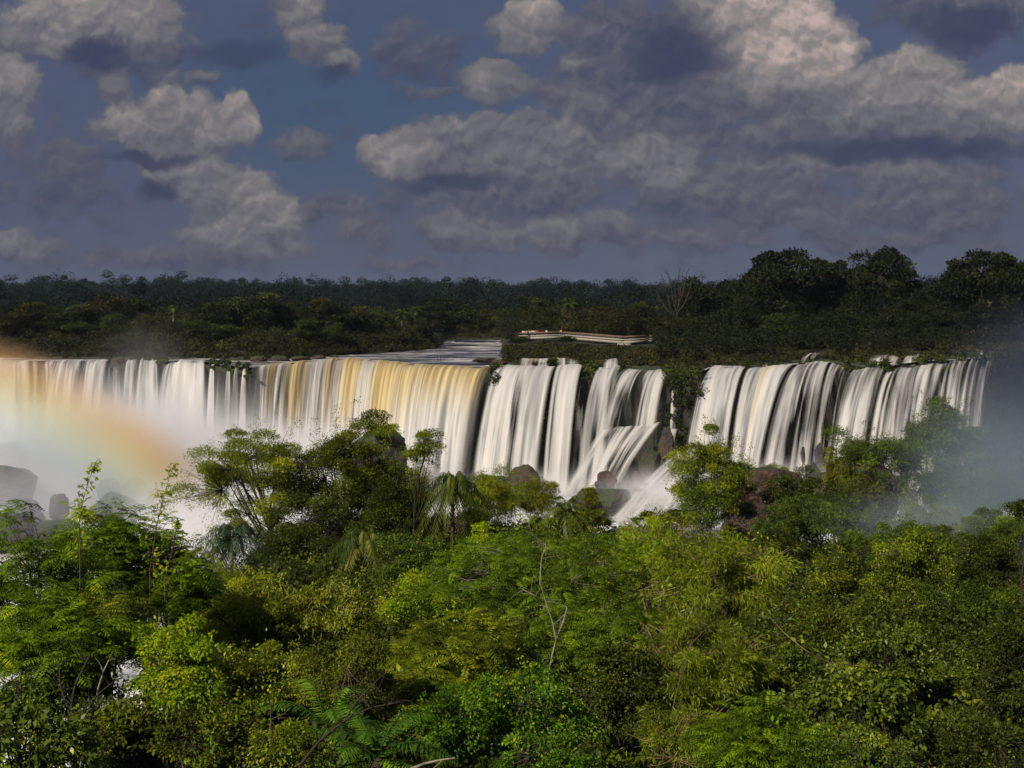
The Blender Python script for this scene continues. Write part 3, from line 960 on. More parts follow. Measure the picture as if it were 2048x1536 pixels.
def crown_broad(rng, cl, dirs, cen, kind, R, scale=1.0, dens=1.0):
    """leaves gathered in rounded clumps with gaps between; their number follows from the crown's size"""
    L, Wd, n, sp, flat, droop, nb = KINDS[kind]
    m = len(cl)
    scale = max(scale * .85, 1.6 * R[3] / 1406.0 / L)
    skin = math.pi * R[0] * R[2] * 1.6
    M = int(np.clip(m / 6, 7, 48))
    pick = rng.permutation(m)[:M]
    rc = .58 * math.sqrt(skin * 1.25 / M) * rng.uniform(.6, 1.35, M)
    n = int(np.clip(3.4 * dens * skin / (M * L * Wd * .5 * scale ** 2), 20, 80000 / M))
    cc = cl[pick] * .92
    d = rand_dirs(rng, M * n).reshape(M, n, 3)
    up = rng.random((M, n)) < .6
    d[..., 2] = np.where(up, np.abs(d[..., 2]), d[..., 2])
    kn = fbm(d * 2.1 + cc[:, None, :] * 3.1, 2, 5)
    r = rc[:, None] * (1 - .55 * rng.random((M, n)) ** 1.4) * (.55 + .9 * kn)
    C = cc[:, None, :] + d * r[..., None] * np.array([1.12, 1.12, .5 + flat * .45])
    A = unit(d * .55 + dirs[pick][:, None, :] * .3 + rng.normal(0, .45, (M, n, 3)) + np.array([0, 0, -droop]))
    Nn = unit(d * .55 + rng.normal(0, .38, (M, n, 3)) + np.array([0, 0, nb * .6]))
    ct = rng.beta(2, 2.6, M)
    t = np.clip(ct[:, None] * .7 + rng.normal(.1, .13, (M, n)), 0, 1)
    # loose sprigs outside the clumps
    w = max(3, int(.16 * M * n / m))
    off = rng.normal(0, 1, (m, w, 3)) * (.28 * math.sqrt(skin / m))
    C2 = cl[:, None, :] * (1.0 + .28 * rng.random((m, 1, 1)) ** 2.5) + off
    A2 = unit(dirs[:, None, :] * .6 + unit(off) * .5 + rng.normal(0, .4, (m, w, 3)) + np.array([0, 0, -droop]))
    N2 = unit(rng.normal(0, .5, (m, w, 3)) + np.array([0, 0, nb]))
    t2 = np.clip(rng.beta(2, 2.2, (m, 1)) * .8 + rng.normal(.08, .12, (m, w)), 0, 1)
    C = np.concatenate([C.reshape(-1, 3), C2.reshape(-1, 3)]) + np.asarray(cen)
    A = np.concatenate([A.reshape(-1, 3), A2.reshape(-1, 3)])
    Nn = np.concatenate([Nn.reshape(-1, 3), N2.reshape(-1, 3)])
    sc = scale * rng.uniform(.65, 1.3, len(C))
    V, F_ = leaf_quads(C, A, Nn, L * sc, Wd * sc)
    return V, F_, np.concatenate([t.ravel(), t2.ravel()])


def crown_fern(rng, cl, dirs, cen, scale=1.0, per=7, L=.55, pairs=9, pin=.16, pw=.026, droop=.35, hang=.18):
    m = len(cl)
    B = np.repeat(cl + np.asarray(cen), per, 0) + rng.normal(0, .07 * scale, (m * per, 3))
    az0 = np.arctan2(dirs[:, 1], dirs[:, 0])
    azs = (az0[:, None] + rng.normal(0, 1.0, (m, per))).ravel()
    els = rng.normal(.22, .3, m * per)
    ct = rng.beta(2, 2.8, m)
    tint = np.clip(np.repeat(ct, per) * .8 + rng.normal(.05, .1, m * per), 0, 1)
    V, F_, t, _ = frond_quads(rng, B, azs, els, L * scale * rng.uniform(.7, 1.2, m * per), droop, pairs, pin * scale, pw * scale, hang, 62, tint)
    return V, F_, t


def plant(label, cat, px, py, D, rw, rh, style, col, name='tree', group=None, depth=1.0, ncl=None, kind='medium', scale=1.0, bark='bark_dark', trunk=.09,
          lobes=.5, shell=.55, dens=1.0, seed=None, base=None, bottom=.5, extras=None, fern=None, nl=8, fork=.45, every=1, tw=.010, basedx=0.0, basez=None, creeper=None):
    """a tree or shrub whose crown is centred at photo px,py at distance D with half width rw and half height rh (photo pixels)"""
    seed = seed if seed is not None else int(px * 7 + py * 3 + D * 11) % 99991
    rng = np.random.default_rng(seed)
    if D < 80:
        rw, rh = rw * 1.16, rh * 1.16
    c = np.array(at(px, py, D))
    R = np.array([rw / F * D, rw / F * D * depth, rh / F * D])
    bx, by = c[0] + basedx * R[0], c[1] + R[1] * .15
    bz = gz(bx, by) - .3 if basez is None else basez
    if base is not None:
        bx, by, bz = base
    bz = min(bz, c[2] - R[2] * .7)
    root = empty(name, (bx, by, bz))
    tag(root, label, cat, group)
    area = R[0] * R[2] * math.pi
    if ncl is None:
        ncl = int(np.clip(area * 26 / scale ** 1.6, 40, 420))
    cl, dr = clusters(rng, ncl, R, lobes, bottom, shell, seed % 97)
    o = np.array([bx, by, bz])
    if style == 'fern':
        V, F_, t = crown_fern(rng, cl, dr, c, scale, **(fern or {}))
    else:
        V, F_, t = crown_broad(rng, cl, dr, c, kind, np.r_[R, D], scale, dens=dens)
    mesh('crown', V, [F_], G[col], root, face_tint=t, local=o)
    T = skeleton(rng, o, c, R, cl, trunk, nl=nl, every=every, fork=fork, tw=tw)
    T.build('trunk', MAT[bark], root, local=o)
    if extras:
        extras(root, o, c, R, cl, dr, rng)
    if D < 76 and creeper is not False and rng.random() < .8:
        ck, cc_ = [('medium', 'lime'), ('medium', 'bright'), ('narrow', 'thin_olive'), ('small', 'lime'), ('broad', 'broad'), ('fine', 'fern_olive'), ('small', 'yellow_olive')][rng.integers(7)]
        if cc_ != col:
            a0 = rng.uniform(0, 6.28)
            sel = (dr[:, 0] * math.cos(a0) + dr[:, 1] * -.5 + dr[:, 2] * .5 > .35) & (rng.random(len(cl)) < .55)
            if sel.sum() > 6:
                k = int(sel.sum())
                kn = KINDS[ck]
                sc_ = max(scale if style != 'fern' else 1.0, 1.7 * D / 1406.0 / kn[0]) * (.75 if D < 40 else 1)
                w = int(np.clip(R[0] * R[2] * 1.4 * .3 / (k * kn[0] * kn[1] * .5 * sc_ ** 2), 6, 90))
                off = rng.normal(0, 1, (k, w, 3)) * np.array([1, 1, 1.2]) * .13 * math.sqrt(R[0] * R[2])
                C = (cl[sel] * 1.06 + c)[:, None, :] + off
                A = unit(dr[sel][:, None, :] * .5 + rng.normal(0, .5, off.shape) + np.array([0, 0, -.45]))
                N_ = unit(rng.normal(0, .45, off.shape) + np.array([0, -.25, .8]))
                q = sc_ * rng.uniform(.65, 1.25, k * w)
                V, F_ = leaf_quads(C.reshape(-1, 3), A.reshape(-1, 3), N_.reshape(-1, 3), kn[0] * q, kn[1] * q)
                mesh('creeper', V, [F_], G[cc_], root, face_tint=np.clip(rng.beta(2, 2, (k, 1)) * .7 + rng.normal(.18, .13, (k, w)), 0, 1).ravel(), local=o)
    return root


def tassels(root, o, c, R, cl, dr, rng):
    """bunches of drooping yellow flower tassels on the upper skin of a crown"""
    top = cl[(dr[:, 2] > .12) & (rng.random(len(cl)) < .8)] + c
    top = top + unit(top - c) * .10
    per = 9
    B = np.repeat(top, per, 0) + rng.normal(0, .10, (len(top) * per, 3))
    az_ = rng.uniform(0, 6.28, len(B))
    e = rng.normal(.75, .3, len(B))
    n = len(B)
    k = 6
    t = np.linspace(0, 1, k)
    d = np.stack([np.cos(e) * np.cos(az_), np.cos(e) * np.sin(az_), np.sin(e)], 1)
    L = rng.uniform(.18, .36, n)
    pts = B[:, None, :] + d[:, None, :] * (L[:, None] * t)[..., None]
    pts[..., 2] -= L[:, None] * (t ** 2)[None, :] * 1.0
    w = .014 * (1.15 - t)[None, :, None]
    hd = np.stack([-np.sin(az_), np.cos(az_), az_ * 0], 1)[:, None, :]
    V = np.stack([pts - hd * w, pts + hd * w], 2).reshape(n, -1, 3)
    i = np.arange(k - 1) * 2
    q = np.stack([i, i + 1, i + 3, i + 2], 1)
    F_ = (q[None] + (np.arange(n) * 2 * k)[:, None, None]).reshape(-1, 4)
    mesh('blossom', V.reshape(-1, 3), [F_], G['tassel'], root, face_tint=np.repeat(rng.random(n), k - 1), local=o)


def palm(label, px, py, D, L, col='palm', group=None, nf=26, lean=0.0, trunk_r=.13, bark='bark_brown', skirt=0, seed=None, hang=.55, basez=None, pinL=.5, pinW=.045, pairs=26, elev=(-.35, 1.25), droop=.62, name='palm_tree'):
    """feather palm whose bud is seen at photo px,py; L = frond length in metres"""
    seed = seed if seed is not None else int(px * 5 + py * 9) % 9973
    rng = np.random.default_rng(seed)
    c = np.array(at(px, py, D))
    bx, by = c[0] + lean, c[1]
    bz = (gz(bx, by) - .3) if basez is None else basez
    bz = min(bz, c[2] - .6)
    o = np.array([bx, by, bz])
    root = empty(name, o)
    tag(root, label, 'palm tree', group)
    az_ = np.arange(nf) * 2.39996 + rng.normal(0, .15, nf)
    e = np.linspace(elev[1], elev[0], nf) + rng.normal(0, .08, nf)
    B = c + np.stack([np.cos(az_) * .10, np.sin(az_) * .10, np.linspace(.25, -.15, nf)], 1)
    Ls = L * rng.uniform(.85, 1.1, nf)
    V, F_, t, rach = frond_quads(rng, B, az_, e, Ls, droop, pairs, pinL * L / 2.2, pinW * L / 2.2, hang, 58, rng.beta(2, 2.5, nf))
    mesh('crown', V, [F_], G[col], root, face_tint=t, local=o)
    T = Tubes()
    for r in rach:
        T.add(r[::4], np.linspace(.022, .004, len(r[::4])) * L / 2.2, 3)
    T.build('frond_stem', G[col], root, local=o)
    T = Tubes()
    T.add(curve3(o, c, (rng.normal(0, .1), rng.normal(0, .1), 0), 10), np.linspace(trunk_r * 1.2, trunk_r * .85, 10), 8)
    T.build('trunk', MAT[bark], root, local=o)
    if skirt:
        az2 = rng.uniform(0, 6.28, skirt)
        V, F_, t, _ = frond_quads(rng, c + np.stack([np.cos(az2), np.sin(az2), -az2 * 0 - 1.5], 1) * .14, az2, rng.normal(-.7, .15, skirt), L * .75, .55, 20, .35 * L / 2.2, .03 * L / 2.2, .9, 40)
        for k in range(skirt):       # each hanging dead frond is a part of its own
            m = np.concatenate([np.arange(20) + k * 20 + sg * skirt * 20 for sg in (0, 1)])
            mesh('dead_frond', V.reshape(-1, 4, 3)[m].reshape(-1, 3), [np.arange(160).reshape(40, 4)], G['dry_palm'], root, face_tint=t[m], local=o)
    return root

# ------------------------------------------------------------------ far forest and the wood on the plateau
def blob_crowns(rng, P, R, per, lw, seed=0, tn=.14):
    """many distant crowns in one go: P (n,3) crown centres, R (n,3) radii; per = leaf clumps each; lw clump size"""
    n = len(P)
    d = rand_dirs(rng, n * per).reshape(n, per, 3)
    d[..., 2] = np.where(d[..., 2] < 0, d[..., 2] * .55, d[..., 2])
    k = fbm(d * 1.6 + P[:, None, :] * .37, 2, seed)
    r = (.55 + .9 * (k - .5) * 2 * .55 + .35) * (1 - rng.random((n, per)) ** 2 * .45)
    C = P[:, None, :] + d * r[..., None] * R[:, None, :]
    A = unit(d * .4 + rng.normal(0, .6, d.shape))
    N_ = unit(d + rng.normal(0, .22, d.shape) + np.array([0, 0, .25]))
    L = lw * rng.uniform(.6, 1.4, (n, per))
    V, F_ = leaf_quads(C.reshape(-1, 3), A.reshape(-1, 3), N_.reshape(-1, 3), L.ravel(), L.ravel() * .8, .1, .1)
    t = np.clip(rng.beta(1.6, 2.4, n)[:, None] * .8 + rng.normal(.08, tn, (n, per)), 0, 1)
    return V, F_, t.ravel()


def far_forest():
    rng = np.random.default_rng(5)
    Vs, Fs, ts = [], [], []
    off = 0
    # canopy that reaches from behind the plateau trees to the ridge
    for (d0, d1, n, per, lw, rr) in ((430, 640, 650, 420, .62, 5.0), (640, 1000, 1000, 300, .85, 6.2), (1000, 1560, 1500, 330, 1.05, 7.5)):
        D = np.sqrt(rng.uniform(d0 ** 2, d1 ** 2, n))
        px = rng.uniform(-260, 2300, n)
        keep = D > bankD(px) + 14
        D, px = D[keep], px[keep]
        g_ = ground(px, D)
        R = rr * rng.uniform(.65, 1.35, len(D))
        h = rng.uniform(5, 11, len(D)) + (rng.random(len(D)) < .16) * rng.uniform(2, 7, len(D)) - 2.5 + (n2(px * .01, D * .004, 1.0, 3, 8) - .5) * 9
        P = np.stack([(px - 1024) / F * D, D, g_ + h], 1)
        V, F_, t = blob_crowns(rng, P, np.stack([R, R, R * rng.uniform(.7, 1.1, len(D))], 1), per, lw, 0, .06)
        Vs.append(V)
        Fs.append(F_ + off)
        ts.append(t)
        off += len(V)
        # trunks / understory skirts so no ground shows between
        P2 = P.copy()
        P2[:, 2] = g_ + 3
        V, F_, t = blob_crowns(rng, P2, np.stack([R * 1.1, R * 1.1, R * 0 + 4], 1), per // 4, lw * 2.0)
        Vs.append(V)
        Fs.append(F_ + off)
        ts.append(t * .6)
        off += len(V)
    # emergent crowns along the skyline
    n = 120
    px = rng.uniform(-260, 2300, n)
    D = rng.uniform(1380, 1540, n)
    R = rng.uniform(3.5, 9, n)
    P = np.stack([(px - 1024) / F * D, D, ground(px, D) + rng.uniform(9, 17, n) + (rng.random(n) < .25) * rng.uniform(1, 4.5, n)], 1)
    V, F_, t = blob_crowns(rng, P, np.stack([R, R, R * rng.uniform(.45, .8, n)], 1), 480, .95, 3, .06)
    Vs.append(V)
    Fs.append(F_ + off)
    ts.append(t)
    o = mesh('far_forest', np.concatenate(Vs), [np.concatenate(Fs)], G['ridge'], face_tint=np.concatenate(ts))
    tag(o, 'dark blue green forest covering the low ridge to the horizon', 'forest', kind='stuff')


far_forest()


def proto_tree(kind, col, seed):
    """a plateau tree of unit-ish size: 10 m tall, standing at the origin; children crown and trunk"""
    rng = np.random.default_rng(seed)
    root = empty('tree', (0, 0, 0))
    o = np.zeros(3)
    if kind == 'round':
        cen, R, n, lb = np.array([0, 0, 6.2]), np.array([3.6, 3.6, 3.9]), 150, .75
    elif kind == 'tall':
        cen, R, n, lb = np.array([0, 0, 6.4]), np.array([2.5, 2.5, 3.8]), 130, .8
    elif kind == 'open':
        cen, R, n, lb = np.array([0, 0, 7.2]), np.array([4.4, 4.4, 2.8]), 105, 1.0
    elif kind == 'umbrella':
        cen, R, n, lb = np.array([0, 0, 7.9]), np.array([4.8, 4.8, 1.7]), 110, .7
    else:  # scrub
        cen, R, n, lb = np.array([0, 0, 4.0]), np.array([6.0, 5.0, 5.6]), 170, .7
    cl, dr = clusters(rng, n, R, lb, .6, .6 if kind != 'open' else .35, seed)
    M = 26 if kind != 'open' else 30
    per = 330
    pick = rng.permutation(n)[:M]
    rc = np.sqrt(R[0] * R[2]) * .36 * rng.uniform(.6, 1.35, M)
    d = rand_dirs(rng, M * per).reshape(M, per, 3)
    d[..., 2] = np.where(rng.random((M, per)) < .6, np.abs(d[..., 2]), d[..., 2])
    k = fbm(d * 2.2 + cl[pick][:, None, :] * 1.7, 2, seed)
    C = cl[pick][:, None, :] + d * (rc[:, None] * (1 - .5 * rng.random((M, per)) ** 1.4) * (.5 + k))[..., None] * np.array([1.2, 1.2, .75 if kind != 'open' else .55]) + cen
    A = unit(d + rng.normal(0, .5, d.shape))
    N_ = unit(d + rng.normal(0, .3, d.shape) + np.array([0, 0, .4]))
    L = .34 * rng.uniform(.6, 1.4, (M, per))
    V, F_ = leaf_quads(C.reshape(-1, 3), A.reshape(-1, 3), N_.reshape(-1, 3), L.ravel(), L.ravel() * .65)
    t = np.clip(rng.beta(2, 3, M)[:, None] * .8 + rng.normal(.1, .12, (M, per)), 0, 1).ravel()
    mesh('crown', V, [F_], G[col], root, face_tint=t)
    T = skeleton(rng, o, cen, R, cl, .22, nl=9, every=2 if kind != 'open' else 1, tw=.035, fork=.4)
    T.build('trunk', MAT['bark_dark' if kind not in ('open',) else 'bark_brown'], root)
    return root


def copy_tree(o, parent=None):
    c = o.copy()
    COL.objects.link(c)
    if parent is not None:
        c.parent = parent
    for ch in list(o.children):
        copy_tree(ch, c)
    return c


PROTO = {}
PUSED = set()


def plateau_tree(label, kind, col, px, ytop, D, wfac=1.0, rot=None, group='trees on the plateau', cat='tree', name='tree', sink=.4, seed=0):
    key = (kind, col, seed)
    if key not in PROTO:
        PROTO[key] = proto_tree(kind, col, 100 + len(PROTO) * 3 + seed)
    first = key not in PUSED
    PUSED.add(key)
    o = PROTO[key] if first else copy_tree(PROTO[key])
    o.name = name
    x, y, zt = at(px, ytop, D)
    z = gz(x, y) - sink
    h = max(zt - z, 1.5)
    s = h / 10.1
    o.location = (x, y, z)
    o.scale = (s * wfac * 1.35, s * wfac * 1.35, s)
    o.rotation_euler = (0, 0, rot if rot is not None else (px * 1.7) % 6.28)
    for k in ('label', 'category', 'group'):
        if k in o:
            del o[k]
    tag(o, label, cat, group)
    return o


PT = [
    # left bank, west to east: label, kind, colour, column, row of the top, distance, width factor, variant
    ('brownish tree at the left edge above the falls', 'round', 'far_b', 12, 622, 352, 1.0, 0),
    ('russet leaved bushy tree over the left falls', 'round', 'far_b', 58, 606, 358, 1.1, 1),
    ('dark round tree behind a russet one over the left falls', 'round', 'far_a', 100, 610, 372, .9, 0),
    ('slim dark tree right of the russet tree on the left bank', 'tall', 'far_a', 132, 618, 356, 1.2, 0),
    ('broad dark green tree left of the bushy brown crown', 'round', 'far_a', 176, 608, 360, 1.0, 1),
    ('tall crown with brown tips, highest tree of the left bank', 'round', 'far_b', 205, 592, 372, .9, 0),
    ('leaning dark tree with open branches behind the left bank', 'open', 'far_a', 246, 590, 380, .8, 0),
    ('small yellowish tree low on the left bank in front of darker ones', 'umbrella', 'far_c', 158, 643, 348, .9, 0),
    ('bushy green tree just right of the brown tipped crown', 'round', 'far_c', 228, 622, 352, .8, 0),
    ('grey brown low tree behind the rising spray', 'round', 'far_b', 296, 632, 354, .8, 1),
    ('low dull tree between the rising spray and the slim palm', 'round', 'far_b', 330, 640, 350, .6, 0),
    ('pale green layered tree left of the big dark clump', 'umbrella', 'far_c', 392, 640, 342, 1.0, 1),
    ('dark tree on the left shoulder of the big clump', 'round', 'far_a', 434, 598, 354, .75, 0),
    ('huge dark domed tree rising highest over the centre falls', 'round', 'far_a', 520, 584, 356, .85, 1),
    ('dense tree on the crest of the big clump, left of its dome', 'tall', 'far_a', 474, 584, 362, 1.3, 0),
    ('bright green spreading tree in front of the big dark clump', 'umbrella', 'far_c', 452, 647, 338, 1.15, 0),
    ('rounded dark tree on the right shoulder of the big clump', 'round', 'far_a', 582, 600, 360, .8, 0),
    ('olive tree behind the gap right of the big clump', 'round', 'far_b', 634, 598, 374, .9, 1),
    ('dark tree with a ragged top right of the big clump', 'tall', 'far_a', 672, 602, 372, 1.4, 1),
    ('fresh green tree at the foot of the big clump by the river', 'round', 'far_c', 610, 638, 346, .75, 1),
    ('low green tree leaning over the river bank above the brown curtain', 'round', 'far_c', 668, 642, 352, .8, 0),
    ('olive tree left of the palms on the river bank', 'tall', 'far_b', 716, 616, 376, 1.2, 0),
    ('mid green tree directly behind the palms on the river bank', 'round', 'far_c', 762, 612, 388, .8, 0),
    ('dark spreading tree right of the palms on the river bank', 'open', 'far_a', 858, 606, 410, .8, 1),
    ('rounded green tree on the point where the river bends', 'round', 'far_c', 836, 634, 394, .7, 1),
    ('dark tree with a leaning top behind the river bend', 'tall', 'far_a', 908, 594, 440, 1.2, 1),
    ('russet tinged tree behind the rapid on the far river', 'round', 'far_b', 960, 612, 480, .8, 0),
    ('dull green tree left of the walkway behind the river', 'round', 'far_c', 1006, 618, 476, .8, 1),
    # behind the walkway
    ('dark dense tree behind the people on the walkway', 'round', 'far_a', 1086, 612, 372, .75, 0),
    ('bare topped thin tree behind the people on the walkway', 'open', 'far_a', 1070, 592, 392, .6, 0),
    ('olive tree right of the slim palm behind the walkway', 'open', 'far_b', 1188, 612, 378, .8, 0),
    ('low olive tree behind the middle of the walkway', 'round', 'far_b', 1232, 640, 366, .7, 1),
    ('dark tree behind the right end of the walkway', 'round', 'far_a', 1290, 604, 372, .9, 1),
    # right wood
    ('bushy dark tree right of the dead tree', 'round', 'far_a', 1404, 548, 352, .65, 0),
    ('broad crown of brown green leaves left of the tallest crown', 'round', 'far_b', 1470, 545, 346, .8, 1),
    ('tallest airy crown standing against the clouds', 'open', 'far_a', 1568, 497, 342, .62, 1),
    ('dark full tree filling the gap under the tallest airy crown', 'round', 'far_a', 1526, 560, 336, .7, 0),
    ('bulky tree just right of the tallest airy crown', 'round', 'far_a', 1636, 524, 350, .62, 1),
    ('wide flat dark crown left of the gap in the skyline', 'open', 'far_a', 1706, 508, 346, .62, 0),
    ('flat-topped crown with a jutting right arm at the skyline gap', 'open', 'far_a', 1772, 512, 340, .5, 2),
    ('low bushy tree below the skyline gap on the right', 'round', 'far_a', 1826, 590, 334, .8, 1),
    ('domed crown right of the skyline gap', 'round', 'far_a', 1912, 520, 330, .62, 0),
    ('towering arching crown near the right edge', 'open', 'far_a', 1976, 500, 328, .6, 1),
    ('tall dark crown cut by the right edge', 'round', 'far_a', 2046, 505, 326, .6, 1),
    ('mid-height olive tree over the far right falls', 'round', 'far_b', 1672, 610, 318, .8, 0),
    ('dark tree with a pale leaning stem over the right falls', 'tall', 'far_a', 1486, 612, 326, 1.3, 0),
    ('squat green tree above the cleft between right curtains', 'round', 'far_c', 1560, 628, 316, .9, 1),
    ('squat dark tree above the banded upper step', 'round', 'far_a', 1782, 616, 312, 1.0, 0),
    ('squat dark tree above the furthest right curtain', 'round', 'far_a', 1880, 612, 308, 1.0, 1),
    ('bushy tree on the rim at the far right above the spray', 'round', 'far_a', 1976, 600, 306, 1.0, 0),
    ('low spreading tree right of the walkway end', 'umbrella', 'far_b', 1352, 632, 330, .9, 1),
    ('olive bush-like tree between the dead tree and the falls', 'round', 'far_b', 1420, 628, 318, .9, 0),
]
for (lb, kd, cl_, px, yt, D, wf, sd) in PT:
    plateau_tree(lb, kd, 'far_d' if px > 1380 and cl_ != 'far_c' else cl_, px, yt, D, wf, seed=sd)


def far_palm(label, px, ytop, D, L=2.6, bare=False):
    palm(label, px, ytop + 14, D, L, 'far_c', 'palms on the plateau', nf=14, trunk_r=.20, pairs=9, pinL=.8, pinW=.28, bark='bark_pale' if bare else 'bark_brown', hang=.4)


far_palm('slim pale palm trunk standing alone behind the left falls', 347, 602, 352, 1.7, True)
far_palm('feathery palm with a white stem, left one of the river bank pair', 804, 612, 392)
far_palm('feathery palm with a white stem, right one of the river bank pair', 830, 606, 394)
far_palm('tall slim palm rising behind the walkway', 1140, 592, 368, 3.0)


def dead_tree():
    rng = np.random.default_rng(8)
    x, y, zt = at(1352, 545, 338)
    z = gz(x, y) - .4
    root = empty('dead_tree', (x, y, z))
    tag(root, 'leafless dead tree with bare twisted limbs left of the right-hand wood', 'tree')
    h = zt - z
    T = Tubes()
    o = np.zeros(3)
    top = np.array([.2, 0, h * .55])
    T.add(curve3(o, top, (.5, 0, 0), 8), np.linspace(.5, .3, 8), 7)
    for k, (dx, dz, s) in enumerate([(-3.6, .38, .5), (-1.8, .42, .8), (.6, .46, 1), (2.2, .44, .8), (3.4, .30, .6), (-4.6, .20, .5), (1.4, .40, .9), (-.6, .36, .7)]):
        e = top + np.array([dx, rng.normal(0, 1), h * dz])
        p = curve3(o + (top - o) * (.6 + .4 * s), e, (dx * .2, 0, -.7), 7)
        p[1:-1] += rng.normal(0, .12, (5, 3))
        T.add(p, np.linspace(.24, .06, 7), 5)
        for j in range(7):
            s_ = p[rng.integers(3, 7)]
            e2 = s_ + np.array([rng.normal(dx * .12, .7), rng.normal(0, .5), rng.uniform(.2, 1.7)])
            T.add(curve3(s_, e2, rng.normal(0, .15, 3), 4), np.linspace(.07, .03, 4), 3)
    T.build('trunk', MAT['bark_dark'], root)
    cl = np.array([[rng.normal(0, 2.2), rng.normal(0, 1.2), h * rng.uniform(.30, .72)] for _ in range(60)])
    off = rng.normal(0, .5, (60, 18, 3))
    C = (cl[:, None] + off).reshape(-1, 3)
    V, F_ = leaf_quads(C, rand_dirs(rng, len(C)), rand_dirs(rng, len(C)), .4, .25)
    mesh('creeper', V, [F_], G['far_d'], root, face_tint=rng.beta(2, 3, len(C)))


dead_tree()
plateau_tree('bush hiding the shaded left end of the walkway', 'round', 'far_a', 1038, 672, 350, 1.6, group=None, cat='shrub', name='shrub', seed=1)
plateau_tree('dark bush growing in front of the bend of the walkway', 'round', 'far_a', 1133, 671, 344, 1.3, group=None, cat='shrub', name='shrub', seed=1)


def shrub_belt():
    """low scrub along the banks, one mass"""
    rng = np.random.default_rng(17)
    Ps, Rs = [], []
    for px in np.arange(-120, 2180, 5.0):
        for k in range(3 if px < 985 else (8 if px < 1330 else 4)):
            B = bankD(px)
            D = B + (rng.uniform(-.3, 2) if k == 0 else rng.uniform(1, 18 if px < 1000 else 30))
            if 872 < px < 1006 and D < 470:
                continue
            if rng.random() < .35 and not 985 < px < 1330:
                continue
            r = rng.uniform(.4, 1.3) if k == 0 else rng.uniform(.7, 2.2) + (rng.random() < .2) * rng.uniform(.5, 2.2)
            if 985 < px < 1330:
                r = min(r, .9) if D < 352 else r
            x = (px + rng.uniform(-4, 4) - 1024) / F * D
            Ps.append((x, D, gz(x, D) + r * .35))
            Rs.append((r * 1.3, r * 1.3, r * rng.uniform(.5, 1.1)))
    P, R = np.array(Ps), np.array(Rs)
    V, F_, t = blob_crowns(rng, P, R, 170, .34, 4)
    o = mesh('bank_scrub', V, [F_], G['scrub'], face_tint=t)
    tag(o, 'low olive and russet scrub lining the banks above the falls', 'scrub', kind='stuff')
    # green cushions hanging over the lip between the curtains
    Ps, Rs = [], []
    for (a, b, n, rr) in ((984, 1002, 14, .9), (1160, 1200, 40, 1.1), (1236, 1250, 10, .7), (1330, 1398, 70, 1.2), (1488, 1500, 8, .8), (1690, 1702, 8, .7), (1765, 1780, 10, .8), (1985, 2200, 120, 2.2), (418, 500, 30, .5), (1100, 1116, 16, .8), (216, 330, 30, .6), (1700, 1990, 46, .8), (1490, 1660, 16, .6)):
        for _ in range(n):
            px = rng.uniform(a, b)
            D = float(lipD(px)) + rng.uniform(-1.6, 3.5)
            x = (px - 1024) / F * D
            z = float(lipZ(px)) + rng.uniform(-.9, .9) - max(0, (float(lipD(px)) - D)) * 1.2
            r = rr * rng.uniform(.6, 1.4)
            Ps.append((x, D, z))
            Rs.append((r, r, r * .8))
    V, F_, t = blob_crowns(rng, np.array(Ps), np.array(Rs), 110, .34, 6)
    o = mesh('lip_greenery', V, [F_], G['far_c'], face_tint=t)
    tag(o, 'green tufts and ferns hanging over the lip between the curtains', 'plants', kind='stuff')
    # moss and ferns on the dark wall
    Ps, Rs = [], []
    for (a, b, z0, z1, n) in ((1330, 1400, -32, -16, 90), (1170, 1186, -34, -17, 10), (1078, 1112, -36, -17, 25), (1985, 2250, -34, -12, 260), (980, 1000, -24, -16, 14)):
        for _ in range(n):
            px = rng.uniform(a, b)
            D = float(lipD(px)) - 3.2 + rng.uniform(-.5, 1.5)
            z = rng.uniform(z0, z1)
            r = rng.uniform(.5, 1.3) * (1.8 if a > 1900 else 1)
            Ps.append(((px - 1024) / F * D, D - .8, z))
            Rs.append((r, r * .6, r))
    V, F_, t = blob_crowns(rng, np.array(Ps), np.array(Rs), 70, .34, 8)
    o = mesh('wall_moss', V, [F_], G['far_a'], face_tint=t)
    tag(o, 'moss and ferns clinging to the dark cliff between the curtains', 'moss', kind='stuff')


def plateau_thicket():
    """understorey that fills between the single trees of the plateau"""
    rng = np.random.default_rng(29)
    for col, frac, x0, x1, lb in (('far_a', 0, -150, 1330, 'dark understorey filling the wood on the left bank'), ('far_b', 1, -150, 1330, 'olive and russet bushes filling the wood between left bank trees'),
                                  ('far_d', 0, 1330, 2200, 'understorey with painted shade filling the wood above the right falls')):
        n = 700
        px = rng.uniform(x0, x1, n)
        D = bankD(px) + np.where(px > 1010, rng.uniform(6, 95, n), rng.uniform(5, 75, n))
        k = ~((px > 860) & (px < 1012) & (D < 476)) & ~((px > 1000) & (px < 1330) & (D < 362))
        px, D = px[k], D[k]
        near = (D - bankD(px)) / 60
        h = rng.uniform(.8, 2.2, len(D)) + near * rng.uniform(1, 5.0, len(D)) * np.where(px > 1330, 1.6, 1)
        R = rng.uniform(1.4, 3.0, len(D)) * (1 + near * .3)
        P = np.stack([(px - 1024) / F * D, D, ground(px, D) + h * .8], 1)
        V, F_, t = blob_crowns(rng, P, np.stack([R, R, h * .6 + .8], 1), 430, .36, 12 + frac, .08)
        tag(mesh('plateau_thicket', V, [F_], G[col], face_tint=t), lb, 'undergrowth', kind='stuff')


plateau_thicket()
shrub_belt()

